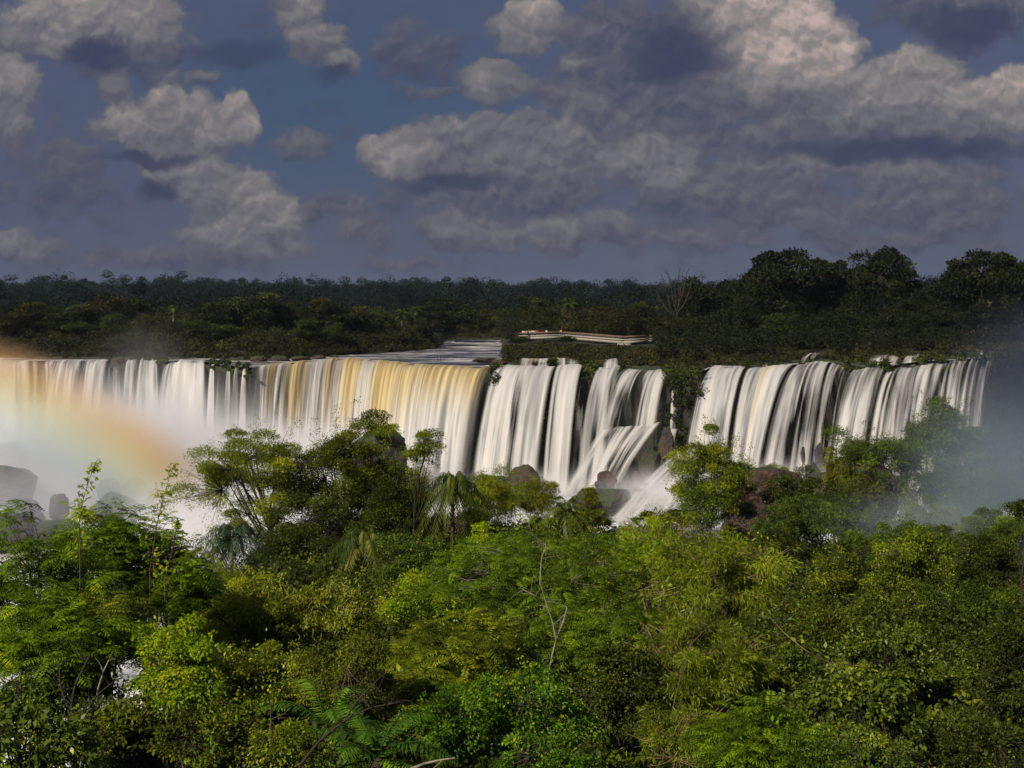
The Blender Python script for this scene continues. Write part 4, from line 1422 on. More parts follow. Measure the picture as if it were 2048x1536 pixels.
# ------------------------------------------------------------------ walkway with people, rocks
def box(bm_V, bm_F, c, ax, s):
    """box at c with axes ax (3x3 rows) and half sizes s"""
    ax = np.asarray(ax, float)
    k = np.array([(i, j, l) for i in (-1, 1) for j in (-1, 1) for l in (-1, 1)], float)
    V = np.asarray(c, float) + (k * np.asarray(s, float)) @ ax
    n = sum(len(v) for v in bm_V)
    bm_V.append(V)
    f = np.array([(0, 1, 3, 2), (4, 6, 7, 5), (0, 4, 5, 1), (2, 3, 7, 6), (0, 2, 6, 4), (1, 5, 7, 3)]) + n
    bm_F.append(f)


class Boxes:
    def __init__(s):
        s.V, s.F = [], []

    def seg(s, a, b, half_w, half_h):
        """beam from a to b"""
        a, b = np.asarray(a, float), np.asarray(b, float)
        t = unit(b - a)
        w = unit(np.cross(t, (0, 0, 1.0)))
        u = np.cross(w, t)
        box(s.V, s.F, (a + b) / 2, [t, w, u], (np.linalg.norm(b - a) / 2, half_w, half_h))

    def build(s, name, mat, parent=None, local=None):
        return mesh(name, np.concatenate(s.V), [np.concatenate(s.F)], mat, parent, local=local)


def flat_mat(name, c0, c1, sc=2.0, rough=.8):
    m, N, b, out = principled(name)
    co = N.new('ShaderNodeNewGeometry').outputs['Position']
    n = N.noise(co, sc, 4, .6).outputs[0]
    N.put(b.inputs['Base Color'], N.ramp(n, [(.3, c0), (.7, c1)]))
    N.put(b.inputs['Roughness'], rough)
    return m


MAT['concrete'] = flat_mat('weathered_concrete', (.26, .235, .19), (.42, .38, .31))
MAT['wood_rail'] = flat_mat('brown_handrail', (.13, .08, .05), (.22, .14, .09))
MAT['grey_mesh'] = flat_mat('rail_panel', (.28, .25, .20), (.40, .36, .29))


def walkway():
    nodes = [np.array(at(1044, 678.5, 360)), np.array(at(1062, 678, 357)), np.array(at(1121, 676.5, 356)), np.array(at(1247, 687, 340)), np.array(at(1292, 684.5, 343)), np.array(at(1302, 684, 345))]
    o = np.array([nodes[2][0], nodes[2][1], gz(nodes[2][0], nodes[2][1])])
    root = empty('walkway', o)
    tag(root, 'long pale visitor walkway with brown handrails on the brink above the falls', 'walkway')
    deck, top, planks = Boxes(), Boxes(), Boxes()
    for i in range(len(nodes) - 1):
        a, b = nodes[i].copy(), nodes[i + 1].copy()
        t = unit(b - a)
        w = unit(np.cross(t, (0, 0, 1.0)))
        up = np.array([0, 0, 1.0])
        L = np.linalg.norm(b - a)
        deck.seg(a + up * .28, b + up * .28, 1.0, .28)
        planks.seg(a + up * .585, b + up * .585, .96, .022)
        for sd in (-1, 1):
            oa = a + w * sd * 1.05 + up * .60
            ob = b + w * sd * 1.05 + up * .60
            top.seg(oa + up * 1.03, ob + up * 1.03, .09, .10)
            pn = Boxes()
            pn.seg(oa + up * .28, ob + up * .28, .035, .12)
            pn.seg(oa + up * .88, ob + up * .88, .035, .06)
            n = max(2, int(L / .95))
            for k in range(n + 1):
                p = oa + (ob - oa) * k / n
                pn.seg(p + up * .1, p + up * .95, .03 if k % 3 else .06, .18 if k % 3 else .10)
            pn.build('railing', MAT['grey_mesh'], root, o)
            m = max(1, round(L / 3.4))
            for k in range(m):
                p = oa + (ob - oa) * (k + .5) / m
                q = Boxes()
                q.seg(p - up * .55, p + up * 1.0, .09, .11)
                q.build('post', MAT['concrete'], root, o)
    deck.build('deck', MAT['concrete'], root, o)
    planks.build('decking', MAT['wood_rail'], root, o)
    top.build('handrail', MAT['wood_rail'], root, o)
    for k, p in enumerate([nodes[1], (nodes[1] + nodes[2]) / 2, nodes[2], nodes[2] * .66 + nodes[3] * .34, nodes[2] * .33 + nodes[3] * .67, nodes[3], nodes[4]]):
        q = Boxes()
        zg = gz(p[0], p[1]) - .6
        q.seg(np.array([p[0], p[1], zg]), np.array([p[0], p[1], p[2] + .02]), .28, .28)
        if k == 5:
            q.seg(p + np.array([-1.5, 0, -.35]), p + np.array([1.7, 0, -.35]), .9, .33)
        q.build('pier', MAT['concrete'], root, o)
    return nodes


WN = walkway()


def solid(name, c, rough=.8):
    m, N, b, out = principled(name)
    N.put(b.inputs['Base Color'], c)
    N.put(b.inputs['Roughness'], rough)
    return m


def skin_body(name, joints, edges, rad, mat, parent=None, sub=1):
    me = bpy.data.meshes.new(name)
    me.from_pydata(joints, edges, [])
    o = bpy.data.objects.new(name, me)
    COL.objects.link(o)
    md = o.modifiers.new('skin', 'SKIN')
    me.attributes  # noqa
    if not me.skin_vertices:
        bpy.context.view_layer.objects.active = o
        me.skin_vertices.new() if hasattr(me.skin_vertices, 'new') else None
    sv = me.skin_vertices[0].data
    for v, r in zip(sv, rad):
        v.radius = (r, r * .85)
    sv[0].use_root = True
    md.use_smooth_shade = True
    ss = o.modifiers.new('sub', 'SUBSURF')
    ss.levels = ss.render_levels = sub
    me.materials.append(mat)
    if parent is not None:
        o.parent = parent
    return o


def mesh_from_eval(o):
    dg = bpy.context.evaluated_depsgraph_get()
    me = bpy.data.meshes.new_from_object(o.evaluated_get(dg))
    return me


def people():
    skin = solid('skin', (.42, .25, .17))
    hair = solid('hair', (.02, .014, .010))
    # standing, forearms forward on the rail (facing -y)
    J = [(0, 0, .95), (0, .01, 1.12), (0, .02, 1.32), (0, .01, 1.45), (0, -.01, 1.52), (0, -.02, 1.64), (0, -.01, 1.72),
         (.19, .02, 1.40), (.25, -.02, 1.14), (.20, -.26, 1.06), (.19, -.34, 1.07),
         (-.19, .02, 1.40), (-.25, -.02, 1.14), (-.20, -.26, 1.06), (-.19, -.34, 1.07),
         (.10, 0, .88), (.11, -.02, .50), (.11, .02, .09), (.11, -.12, .03),
         (-.10, 0, .88), (-.11, -.02, .50), (-.11, .02, .09), (-.11, -.12, .03)]
    E = [(0, 1), (1, 2), (2, 3), (3, 4), (4, 5), (5, 6), (2, 7), (7, 8), (8, 9), (9, 10), (2, 11), (11, 12), (12, 13), (13, 14),
         (0, 15), (15, 16), (16, 17), (17, 18), (0, 19), (19, 20), (20, 21), (21, 22)]
    R = [.15, .14, .16, .08, .055, .10, .07, .065, .05, .04, .03, .065, .05, .04, .03, .095, .07, .048, .045, .095, .07, .048, .045]
    b = skin_body('body', J, E, R, skin)
    st = skin_body('shirt', [J[i] for i in (0, 1, 2, 7, 8, 11, 12)], [(0, 1), (1, 2), (2, 3), (3, 4), (2, 5), (5, 6)], [.165, .16, .18, .085, .07, .085, .07], skin)
    pt = skin_body('trousers', [J[i] for i in (0, 15, 16, 17, 19, 20, 21)], [(0, 1), (1, 2), (2, 3), (0, 4), (4, 5), (5, 6)], [.16, .105, .085, .065, .105, .085, .065], skin)
    hr = skin_body('hair', [(0, .01, 1.66), (0, .005, 1.715), (0, .03, 1.60)], [(0, 1), (0, 2)], [.105, .085, .08], hair)
    dat = {n: mesh_from_eval(o) for n, o in (('body', b), ('shirt', st), ('trousers', pt), ('hair', hr))}
    for o in (b, st, pt, hr):
        bpy.data.objects.remove(o)
    cols = {'red': (.62, .03, .03), 'white': (.75, .74, .72), 'blue': (.22, .42, .66), 'orange': (.68, .26, .12), 'dark': (.03, .03, .04), 'yellow': (.62, .52, .12), 'navy': (.03, .05, .12)}
    M = {k: solid('cloth_' + k, v) for k, v in cols.items()}
    who = [(1046, 'white', 'dark', 0, 1.0, 'person in a white top standing furthest left on the walkway'),
           (1049, 'white', 'navy', .3, .96, 'second person from the left on the walkway, in a pale top'),
           (1053, 'orange', 'dark', -.2, 1.0, 'person in an orange top among the people on the walkway'),
           (1057, 'dark', 'dark', .4, 1.02, 'person dressed in black between orange and yellow tops on the walkway'),
           (1060, 'yellow', 'navy', .1, .97, 'person in a yellow top on the walkway'),
           (1064, 'blue', 'dark', -.3, 1.03, 'person in a light blue top on the walkway beside a white one'),
           (1068, 'white', 'navy', .2, 1.0, 'person in a white top between light blue and red tops on the walkway'),
           (1072, 'red', 'dark', 0, 1.0, 'person in a red top next to the white one on the walkway'),
           (1076, 'red', 'navy', .5, .97, 'person in red at the right end of the group on the walkway'),
           (1093, 'white', 'red', -.2, 1.0, 'lone person in white and red standing right of the group on the walkway'),
           (1122, 'yellow', 'dark', .1, .98, 'person in a pale yellow top at the bend of the walkway')]
    for (px, sh, tr, rz, s, lb) in who:
        a, b_ = (WN[0], WN[1]) if px < 1062 else ((WN[1], WN[2]) if px < 1121 else (WN[2], WN[3]))
        pa, pb = 1024 + a[0] / a[1] * F, 1024 + b_[0] / b_[1] * F
        p = a + (b_ - a) * (px - pa) / (pb - pa)
        root = empty('person', (p[0], p[1] - .45 + (px % 3) * .2, p[2] + .60), rz)
        root.scale = (s, s, s)
        tag(root, lb, 'person', 'people on the walkway')
        for n, mt in (('body', skin), ('shirt', M[sh]), ('trousers', M[tr]), ('hair', hair)):
            o = bpy.data.objects.new(n, dat[n])
            COL.objects.link(o)
            o.parent = root
            if o.material_slots:
                o.material_slots[0].link = 'OBJECT'
                o.material_slots[0].material = mt


people()


def rock_mat(name, a, b_, c, mossy=.5):
    m, N, b, out = principled(name)
    g = N.new('ShaderNodeNewGeometry')
    pos = g.outputs['Position']
    sep = N.new('ShaderNodeSeparateXYZ')
    N.put(sep.inputs[0], g.outputs['Normal'])
    n = N.noise(pos, .55, 6, .65, .4).outputs[0]
    f = N.noise(pos, 3.0, 5, .65).outputs[0]
    col = N.ramp(N.m('MULTIPLY_ADD', f, .3, N.m('MULTIPLY', n, .8)), [(.36, a), (.52, b_), (.68, c)])
    ms = N.step(N.m('MULTIPLY_ADD', sep.outputs[2], .55, n), 1.12 - mossy * .5, 1.3 - mossy * .5)
    col = N.mix(ms, col, N.mix(f, (.016, .028, .006), (.055, .075, .016)))
    N.put(b.inputs['Base Color'], col)
    N.put(b.inputs['Roughness'], .75)
    N.put(b.inputs['Normal'], bump(N, N.m('ADD', f, n), .35, .9))
    return m


MAT['red_rock'] = rock_mat('red_rock', (.014, .010, .008), (.058, .030, .021), (.13, .066, .044), .5)
MAT['moss_rock'] = rock_mat('mossy_rock', (.012, .011, .009), (.04, .03, .022), (.09, .055, .035), .85)
MAT['grey_rock'] = rock_mat('dark_rock', (.02, .02, .02), (.055, .05, .048), (.11, .10, .09), .15)


def rock(label, px, py, D, rw, rh, depth=1.0, mat='red_rock', seed=1, rough=.3, pw=2.6, name='rock', group='rocks below the falls', flat=0.0, low=1.2):
    """boulder centred at photo px,py; rw/rh half sizes in photo pixels"""
    c = np.array(at(px, py, D))
    R = np.array([rw / F * D, rw / F * D * depth, rh / F * D])
    nu, nv = 150, 90
    th = np.linspace(0, 2 * math.pi, nu, endpoint=False)
    ph = np.linspace(.02, math.pi - .02, nv)
    T, Pp = np.meshgrid(th, ph)
    d = np.stack([np.sin(Pp) * np.cos(T), np.sin(Pp) * np.sin(T), np.cos(Pp)], -1)
    r = (np.abs(d) ** pw).sum(-1) ** (-1 / pw)
    k = fbm(d * 1.3 + seed * 9.1, 3, seed) - .5
    k2 = np.abs(fbm(d * 3.1 + seed * 4.1, 4, seed + 3) - .5)
    k3 = fbm(d * 9 + seed, 3, seed + 5) - .5
    r = r * (1 + k * rough * 1.8)
    # cleave the lump along random planes so that it has facets and edges
    rg = np.random.default_rng(seed * 31 + 7)
    for _ in range(16):
        nrm = unit(rg.normal(size=3) * np.array([1, 1, .8]) + np.array([0, 0, .15]))
        dot = (d * nrm).sum(-1)
        r = np.minimum(r, np.where(dot > .05, rg.uniform(.68, .98) / np.maximum(dot, .05), 9))
    r = r * (1 - k2 * rough * .8 + k3 * rough * .4)
    P = d * r[..., None] * R
    P[..., 2] = np.where(P[..., 2] < 0, P[..., 2] * low, P[..., 2])
    i = np.arange(nv - 1)[:, None] * nu
    j = np.arange(nu)[None, :]
    jn = (j + 1) % nu
    q = np.stack([i + j, i + nu + j, i + nu + jn, i + jn], -1).reshape(-1, 4)
    o = mesh(name, P.reshape(-1, 3), [q], MAT[mat], smooth=False)
    o.location = c
    tag(o, label, 'rock', group)
    return o


# rocks standing in the spray below the left falls
rock('tall misty crag with an overhanging top in the spray at left', 80, 920, 285, 56, 92, .9, 'grey_rock', 3, .4, 2.2, group=None)
rock('rounded misty boulder sloping right of the tall crag', 130, 965, 283, 90, 70, .9, 'grey_rock', 4, .3, 1.7)
rock('broad rounded rock hump glowing yellow in the rainbow', 245, 930, 287, 80, 78, .9, 'grey_rock', 5, .3, 1.5, group=None)
rock('low dark boulder cut by the left edge under the tall crag', 15, 910, 278, 50, 34, 1, 'moss_rock', 6, .3)
rock('big grey green boulder at the left edge below the misty crag', 22, 975, 258, 52, 48, 1, 'moss_rock', 7, .3)
rock('small faint boulder in the white spray, tallest of a row of three', 215, 985, 265, 26, 30, 1, 'moss_rock', 8, .25)
rock('wide faint boulder in the middle of the spray', 230, 1020, 256, 50, 38, 1, 'moss_rock', 9, .3)
rock('rounded faint boulder nearest the tall thin vine shoot', 270, 975, 268, 22, 22, 1, 'moss_rock', 10, .25)
rock('pale boulder dissolving in the brightest spray', 318, 1010, 258, 34, 36, 1, 'moss_rock', 12, .3)
rock('reddish boulder with a knob on top near the left edge', 48, 1030, 238, 40, 36, 1, 'red_rock', 13, .38)
rock('squat mossy boulder right of the reddish knobbed one', 118, 1012, 244, 22, 26, 1, 'moss_rock', 14, .3)
rock('dark green boulder low at the left edge by the feathery tree', 20, 1065, 228, 60, 42, 1, 'moss_rock', 15, .3)
rock('low mossy boulder under the reddish knobbed one', 105, 1065, 230, 60, 26, 1, 'moss_rock', 16, .3)
rock('tiny boulder at the edge of the brightest spray', 385, 1000, 262, 26, 22, 1, 'moss_rock', 18, .3)
# mossy hill in front of the brown curtain and the red domes
rock('green mossy hillock topped with brush in front of the brown curtain', 756, 925, 240, 60, 74, 1, 'moss_rock', 21, .25, 2.2, group=None, low=1.6)
rock('red domed boulder before the white curtain', 1050, 968, 232, 38, 38, 1.1, 'red_rock', 22, .25, 2.1)
rock('moss capped boulder left of the red dome', 985, 972, 233, 40, 26, 1, 'moss_rock', 24, .3, 2.1)
rock('squared dark boulder with a green side at the foot of the ledge cascade', 1216, 960, 252, 20, 20, 1, 'red_rock', 26, .22, 4)
rock('small dark slab left of the squared boulder', 1199, 968, 250, 10, 9, 1, 'grey_rock', 27, .3)
rock('green overgrown mound below the ledge cascade', 1205, 1000, 236, 62, 30, 1, 'moss_rock', 28, .3)
rock('red boulder at the top of the boulder heap', 1274, 958, 246, 10, 17, 1, 'red_rock', 29, .3)
rock('red boulder in the middle of the boulder heap', 1246, 975, 243, 16, 14, 1, 'red_rock', 30, .3)
rock('pale wet rounded stone in the boulder heap', 1288, 972, 241, 10, 7, 1, 'grey_rock', 31, .15)
rock('grey slanting slab in the boulder heap', 1276, 986, 239, 22, 13, 1, 'grey_rock', 32, .3)
rock('low red boulder next to the white rapid', 1240, 1000, 234, 22, 16, 1, 'red_rock', 33, .3)
rock('mossy dark rock step high on the slope right of the fanning cascade', 1334, 895, 264, 20, 44, 1, 'moss_rock', 34, .6, 2.0, low=1.6)
rock('mossy dark rock step halfway down beside the fanning cascade', 1300, 925, 256, 24, 28, 1, 'moss_rock', 44, .45, 2.2, low=1.5)
rock('black wet rock low between boulder heap and dark cliff', 1322, 955, 256, 40, 26, 1, 'grey_rock', 35, .45, 2.2)
rock('dark pillar rock standing in the foot of the pale curtain', 1637, 910, 254, 9, 30, 1, 'grey_rock', 36, .25, low=2)
rock('small dark stone in the foam beside the pillar rock', 1606, 905, 255, 5, 12, 1, 'grey_rock', 37, .25, low=2)
rock('wet dark rock low beside the pillar rock', 1626, 945, 250, 16, 20, 1, 'grey_rock', 38, .3, low=2)
# the brown bluff on the right
rock('brown rock bluff with a dark cleft face and grassy top', 1522, 990, 196, 92, 60, .8, 'red_rock', 41, .4, 2.6, name='bluff', group=None, low=2.2)
rock('smooth red brown slope of rock behind the flat-topped tree', 1716, 985, 204, 105, 66, .9, 'red_rock', 42, .3, 1.7, name='bluff', group=None, low=2.2)
rock('low red ledge under the bluff', 1490, 1052, 176, 52, 26, .8, 'red_rock', 43, .25, 4)
# red rocks along the upper brink
for k, (px, py, D, rw, rh) in enumerate([(232, 722, 327, 12, 9), (322, 716, 328, 14, 12), (518, 716, 320, 20, 9), (556, 716, 321, 22, 9), (602, 716, 322, 22, 9), (640, 714, 330, 14, 8), (668, 712, 340, 10, 6), (968, 718, 306, 26, 7), (1000, 722, 300, 16, 9), (1200, 724, 296, 14, 8), (1610, 716, 294, 10, 9), (1660, 712, 296, 12, 8), (1715, 712, 292, 14, 8)]):
    lbs = ['brown rock at the lip beside the thin rock veil', 'brown rock splitting two cream curtains at the lip', 'flat brown rock at the lip above the thin threads', 'second flat brown rock above the left shoulder of the brown curtain',
           'brown rock with rills on the crest of the brown curtain', 'small red rock behind the crest of the brown curtain', 'tiny red rock in the upper river', 'orange brown ledge by the river right of the brown curtain',
           'mossy brown rock dividing the brown and white curtains', 'brown rock above the leap left of the ledge cascade', 'small brown rock by the slanting spout', 'brown rock above the shaded cleft', 'red brown rock left of the banded upper step']
    rock(lbs[k], px, py + 2, D, rw, rh * .75, 1.0, 'red_rock', 50 + k, .5, 2.2, group='rocks along the brink')

# ------------------------------------------------------------------ trees and shrubs of the near slope
FG = 'trees of the near slope'
# --- the stand in the middle distance, in front of the falls
plant('flat-topped tree with open dark branches and layered leaves before the spray', 'tree', 500, 955, 92, 150, 105, 'b', 'fern_olive', kind='tiny', scale=1.5, ncl=270, lobes=.85, shell=.5, trunk=.22, depth=.8, bottom=.85,
      group=FG, basedx=.45, fork=.18, nl=16, tw=.014, dens=.62)
plant('big dense dark olive tree right of the flat-topped tree', 'tree', 690, 985, 95, 140, 140, 'b', 'brown_green', kind='small', scale=1.7, ncl=420, lobes=.55, dens=1.4, trunk=.25, depth=.8, group=FG, fork=.25, nl=14, bottom=.9)
plant('dark creeper hung trees below the dense olive tree', 'tree', 610, 1085, 88, 115, 85, 'b', 'dark', kind='small', scale=1.6, ncl=260, trunk=.15, group=FG, bottom=.9)
plant('creeper covered tree filling the middle right of the dense olive one', 'tree', 790, 1050, 92, 90, 120, 'b', 'dark', kind='small', scale=1.6, ncl=280, trunk=.15, group=FG, bottom=.9)
plant('slim open tree leaning out right of the dense olive tree', 'tree', 848, 905, 90, 36, 42, 'b', 'fern_olive', kind='tiny', scale=1.2, ncl=46, lobes=1.0, trunk=.09, group=FG, basedx=-1.0, fork=.5, dens=.8, bottom=.9)
plant('bamboo plume left of the drooping palm', 'bamboo', 822, 985, 95, 46, 62, 'b', 'yellow_olive', kind='narrow', scale=1.1, ncl=90, trunk=.05, group='bamboo before the falls', bottom=.9)
plant('broad bamboo thicket right of the drooping palm', 'bamboo', 985, 1000, 98, 62, 60, 'b', 'fern_olive', kind='narrow', scale=1.2, ncl=190, trunk=.05, group='bamboo before the falls', bottom=.9, lobes=.8)
plant('feathery bamboo tip beside the red domed boulder', 'bamboo', 1080, 995, 100, 34, 40, 'b', 'yellow_olive', kind='narrow', scale=1.0, ncl=70, trunk=.04, group='bamboo before the falls', bottom=.9, lobes=.9)
plant('dark bamboo mass under the palm crown', 'bamboo', 905, 1075, 94, 95, 56, 'b', 'dark', kind='narrow', scale=1.2, ncl=230, trunk=.05, group='bamboo before the falls', bottom=.9)
plant('slender pointed bush before the white rapid', 'shrub', 1186, 1005, 110, 20, 36, 'b', 'yellow_olive', kind='fine', scale=1.3, ncl=90, trunk=.05, group=FG, bottom=.9, lobes=.4)
plant('low green bushes at the foot of the boulder heap', 'shrub', 1150, 1045, 112, 70, 30, 'b', 'fern_olive', kind='small', scale=1.5, ncl=150, trunk=.06, group=FG)
plant('thin airy treetop in front of the white rapid', 'tree', 1296, 1035, 84, 24, 16, 'b', 'brown_green', kind='tiny', scale=1.0, ncl=36, trunk=.04, group=FG, lobes=.9)
plant('tree of fresh bright leaves before the dark cliff', 'tree', 1424, 950, 176, 88, 88, 'b', 'fern_olive', kind='medium', scale=2.2, ncl=230, lobes=.6, trunk=.25, group=FG, depth=.8, bottom=.8)
plant('creeper skirt hanging below the bright leaved tree', 'shrub', 1398, 1030, 168, 58, 44, 'b', 'mist_green', kind='medium', scale=2.0, ncl=150, trunk=.1, group=FG)
plant('grassy tuft of yellow brush on top of the brown bluff', 'grass', 1560, 945, 196, 52, 9, 'b', 'yellow_olive', kind='narrow', scale=1.6, ncl=70, trunk=.03, group=None, name='grass_tuft')
plant('dark bush on the slope right of the bluff', 'shrub', 1592, 990, 186, 62, 54, 'b', 'dark', kind='medium', scale=2.0, ncl=200, trunk=.15, group=FG, bottom=.8)
plant('yellow green bush glowing between bluff and flat-topped tree', 'shrub', 1672, 938, 192, 34, 38, 'b', 'yellow_olive', kind='small', scale=2.4, ncl=130, trunk=.12, group=FG, bottom=.8)
plant('flat-topped pale stemmed tree against the right falls', 'tree', 1764, 905, 190, 92, 52, 'b', 'mist_green', kind='small', scale=2.4, ncl=150, lobes=.8, shell=.4, trunk=.2, group=FG, basedx=.45, fork=.3, nl=12, tw=.04, bark='bark_brown', bottom=.6)
plant('tall round dark tree standing in the spray at right', 'tree', 1885, 925, 188, 96, 122, 'b', 'mist_green', kind='medium', scale=2.4, ncl=380, lobes=.5, trunk=.25, group=FG, bottom=.95)
plant('lower leafy shoulder of the round tree in the spray', 'tree', 1945, 985, 186, 90, 75, 'b', 'mist_green', kind='medium', scale=2.3, ncl=260, lobes=.6, trunk=.2, group=FG, bottom=.9)
plant('bush at the left foot of the tree in the spray', 'shrub', 1850, 1045, 172, 66, 48, 'b', 'mist_green', kind='medium', scale=2.0, ncl=180, trunk=.1, group=FG)
plant('wide tangle of green bushes below the bluff', 'shrub', 1640, 1040, 158, 100, 52, 'b', 'mist_green', kind='medium', scale=1.9, ncl=300, trunk=.12, group=FG)
plant('shaded bush hollow left below the green tangle', 'shrub', 1560, 1105, 138, 70, 50, 'b', 'dark', kind='small', scale=1.9, ncl=240, trunk=.1, group=FG)
plant('fresh green shrub in the hollow right of the green tangle', 'shrub', 1725, 1105, 132, 74, 44, 'b', 'mist_green', kind='small', scale=2.0, ncl=240, trunk=.1, group=FG)
plant('dark misty shrub under the tree in the spray', 'shrub', 1810, 1085, 140, 90, 46, 'b', 'mist_green', kind='small', scale=2.0, ncl=200, trunk=.1, group=FG)
plant('low mist green shrub line right of the tree in the spray', 'shrub', 1990, 1070, 150, 90, 56, 'b', 'mist_green', kind='small', scale=2.0, ncl=220, trunk=.1, group=FG)
plant('brush growing on top of the mossy hillock', 'shrub', 770, 862, 238, 40, 14, 'b', 'fern_olive', kind='small', scale=3.2, ncl=70, trunk=.06, group=None, basez=-30)
plant('shrub filling the gap under the right falls beside the flat-topped tree', 'shrub', 1720, 1050, 165, 80, 40, 'b', 'dark', kind='small', scale=2.2, ncl=200, trunk=.1, group=FG)
plant('low shrub row before the foot of the tree in the spray', 'shrub', 1905, 1105, 130, 90, 44, 'b', 'mist_green', kind='small', scale=1.9, ncl=220, trunk=.1, group=FG)
plant('creepers hanging over the dark face of the brown bluff', 'shrub', 1478, 1010, 182, 34, 52, 'b', 'dark', kind='small', scale=2.2, ncl=110, trunk=.06, group=None, bottom=.9)
plant('bushy growth on the low red ledge under the bluff', 'shrub', 1545, 1060, 170, 46, 26, 'b', 'mist_green', kind='small', scale=2.2, ncl=110, trunk=.06, group=FG)
plant('thick shrub blocking the white pool below the tree in the spray', 'shrub', 1880, 1085, 150, 70, 34, 'b', 'mist_green', kind='small', scale=2.0, ncl=170, trunk=.08, group=FG)
plant('rounded shrub under the branch at the right edge', 'shrub', 2030, 1090, 128, 60, 60, 'b', 'mist_green', kind='small', scale=2.0, ncl=170, trunk=.08, group=FG)
plant('dark shrub tucked between the bluff and the green tangle', 'shrub', 1600, 1060, 165, 50, 40, 'b', 'dark', kind='small', scale=2.1, ncl=140, trunk=.08, group=FG)
plant('dark olive shrub masking the foot of the bluff at its right end', 'shrub', 1668, 1000, 184, 46, 34, 'b', 'dark', kind='small', scale=2.2, ncl=120, trunk=.08, group=FG)
plant('leafy shrub leaning over the smooth red slope behind the flat-topped tree', 'shrub', 1730, 985, 186, 50, 34, 'b', 'brown_green', kind='small', scale=2.2, ncl=110, trunk=.08, group=FG)
plant('brush growing over the red domed boulder', 'shrub', 1040, 1000, 215, 60, 30, 'b', 'fern_olive', kind='small', scale=2.4, ncl=120, trunk=.06, group=None)
# palms
palm('dark palm with drooping fringes below the flat-topped tree', 462, 1082, 78, 3.0, 'palm_dark', 'palms of the near slope', 30, hang=.95, droop=.8, pinL=.5, pairs=34, skirt=8, pinW=.036)
palm('tall palm with hanging fronds and a dry tassel before the white curtain', 905, 970, 88, 3.3, 'palm', 'palms of the near slope', 30, hang=1.1, droop=1.15, pinL=.5, pairs=36, skirt=8, pinW=.036)
palm('palm with long khaki drooping fronds among dark trees', 728, 1085, 72, 3.1, 'palm', 'palms of the near slope', 30, hang=1.0, droop=1.15, pinL=.45, pairs=36, pinW=.034)
palm('small ragged palm in front of the boulder heap', 1130, 1022, 92, 2.4, 'palm', 'palms of the near slope', 20, hang=.6, droop=.7, pinW=.06)
palm('low palm with arching dark fronds at the bottom edge', 752, 1520, 21, 1.55, 'palm_lush', 'palms of the near slope', 18, hang=.30, droop=.55, pairs=34, pinL=.42, pinW=.04, elev=(.0, 1.1), trunk_r=.09)
palm('lush palm half hidden behind a bare branch', 655, 1465, 24, 1.5, 'palm_lush', 'palms of the near slope', 16, hang=.35, droop=.6, pairs=30, pinL=.4, pinW=.038, trunk_r=.08)
palm('young palm poking up left of the dark fringed palm', 415, 1120, 66, 1.5, 'palm', 'palms of the near slope', 16, hang=.7, droop=.8, pinW=.05)

# --- left side
FE = dict(per=7, L=.52, pairs=9, pin=.17, pw=.030)
plant('feathery dark green tree with plume-like sprays at the left edge', 'tree', 60, 1180, 30, 130, 120, 'fern', 'fern_green', ncl=210, trunk=.10, group=FG, fern=FE, lobes=.8)
plant('feathery treetop rising left of the two tall vine shoots', 'tree', 195, 1105, 33, 95, 85, 'fern', 'fern_green', ncl=150, trunk=.10, group=FG, fern=FE, lobes=.9, bottom=.8)
plant('feathery crown between the two tall vine shoots', 'tree', 300, 1120, 34, 75, 70, 'fern', 'fern_green', ncl=105, trunk=.09, group=FG, fern=FE, lobes=.9, bottom=.8)
plant('bright feathery tree low at the left edge', 'tree', 90, 1300, 27, 130, 80, 'fern', 'fern_green', ncl=190, trunk=.09, group=FG, fern=FE, lobes=.8)
plant('feathery bush with drooping dark sprays right of the left edge', 'tree', 205, 1275, 29, 85, 80, 'fern', 'fern_olive', ncl=130, trunk=.09, group=FG, fern=FE)
plant('glossy blunt-leaved bush in the bottom left corner', 'shrub', 60, 1500, 20, 130, 75, 'b', 'broad', kind='broad', scale=.72, ncl=170, trunk=.06, group=FG)
plant('leafy creeper hiding forked dark stems at left', 'shrub', 140, 1385, 27, 85, 55, 'b', 'broad', kind='medium', scale=.8, ncl=85, trunk=.07, group=FG, lobes=.9)
plant('dark shaded shrub between glossy bush and yellow vines', 'shrub', 245, 1480, 22, 80, 65, 'b', 'brown_green', kind='medium', scale=.72, ncl=150, trunk=.06, group=FG)
plant('soft fine-leaved tree sloping right of the feathery trees', 'tree', 410, 1205, 46, 105, 60, 'fern', 'fern_olive', ncl=200, trunk=.09, group=FG, fern=dict(per=7, L=.55, pairs=9, pin=.15, pw=.032))
plant('vine draped bush with bright yellow green leaves', 'shrub', 375, 1350, 27, 100, 85, 'b', 'lime', kind='medium', scale=.72, ncl=180, trunk=.06, group=FG, lobes=.9)
plant('tree crowned with yellow tassel flowers', 'tree', 545, 1255, 37, 135, 80, 'b', 'fern_olive', kind='fine', scale=1.3, ncl=260, trunk=.10, group=FG, extras=tassels, lobes=.7)
plant('tasselled branch reaching right of the yellow tassel tree', 'tree', 690, 1235, 38, 75, 50, 'b', 'fern_olive', kind='fine', scale=1.3, ncl=120, trunk=.08, group=FG, extras=tassels, lobes=.9)
plant('olive fine-leaved shrub under the yellow tassel tree', 'shrub', 545, 1375, 28, 110, 60, 'b', 'fern_olive', kind='fine', scale=1.15, ncl=230, trunk=.07, group=FG)
plant('brownish small-leaved shrub at the bottom left of the centre', 'shrub', 430, 1480, 22, 110, 65, 'b', 'brown_green', kind='small', scale=.9, ncl=230, trunk=.06, group=FG)
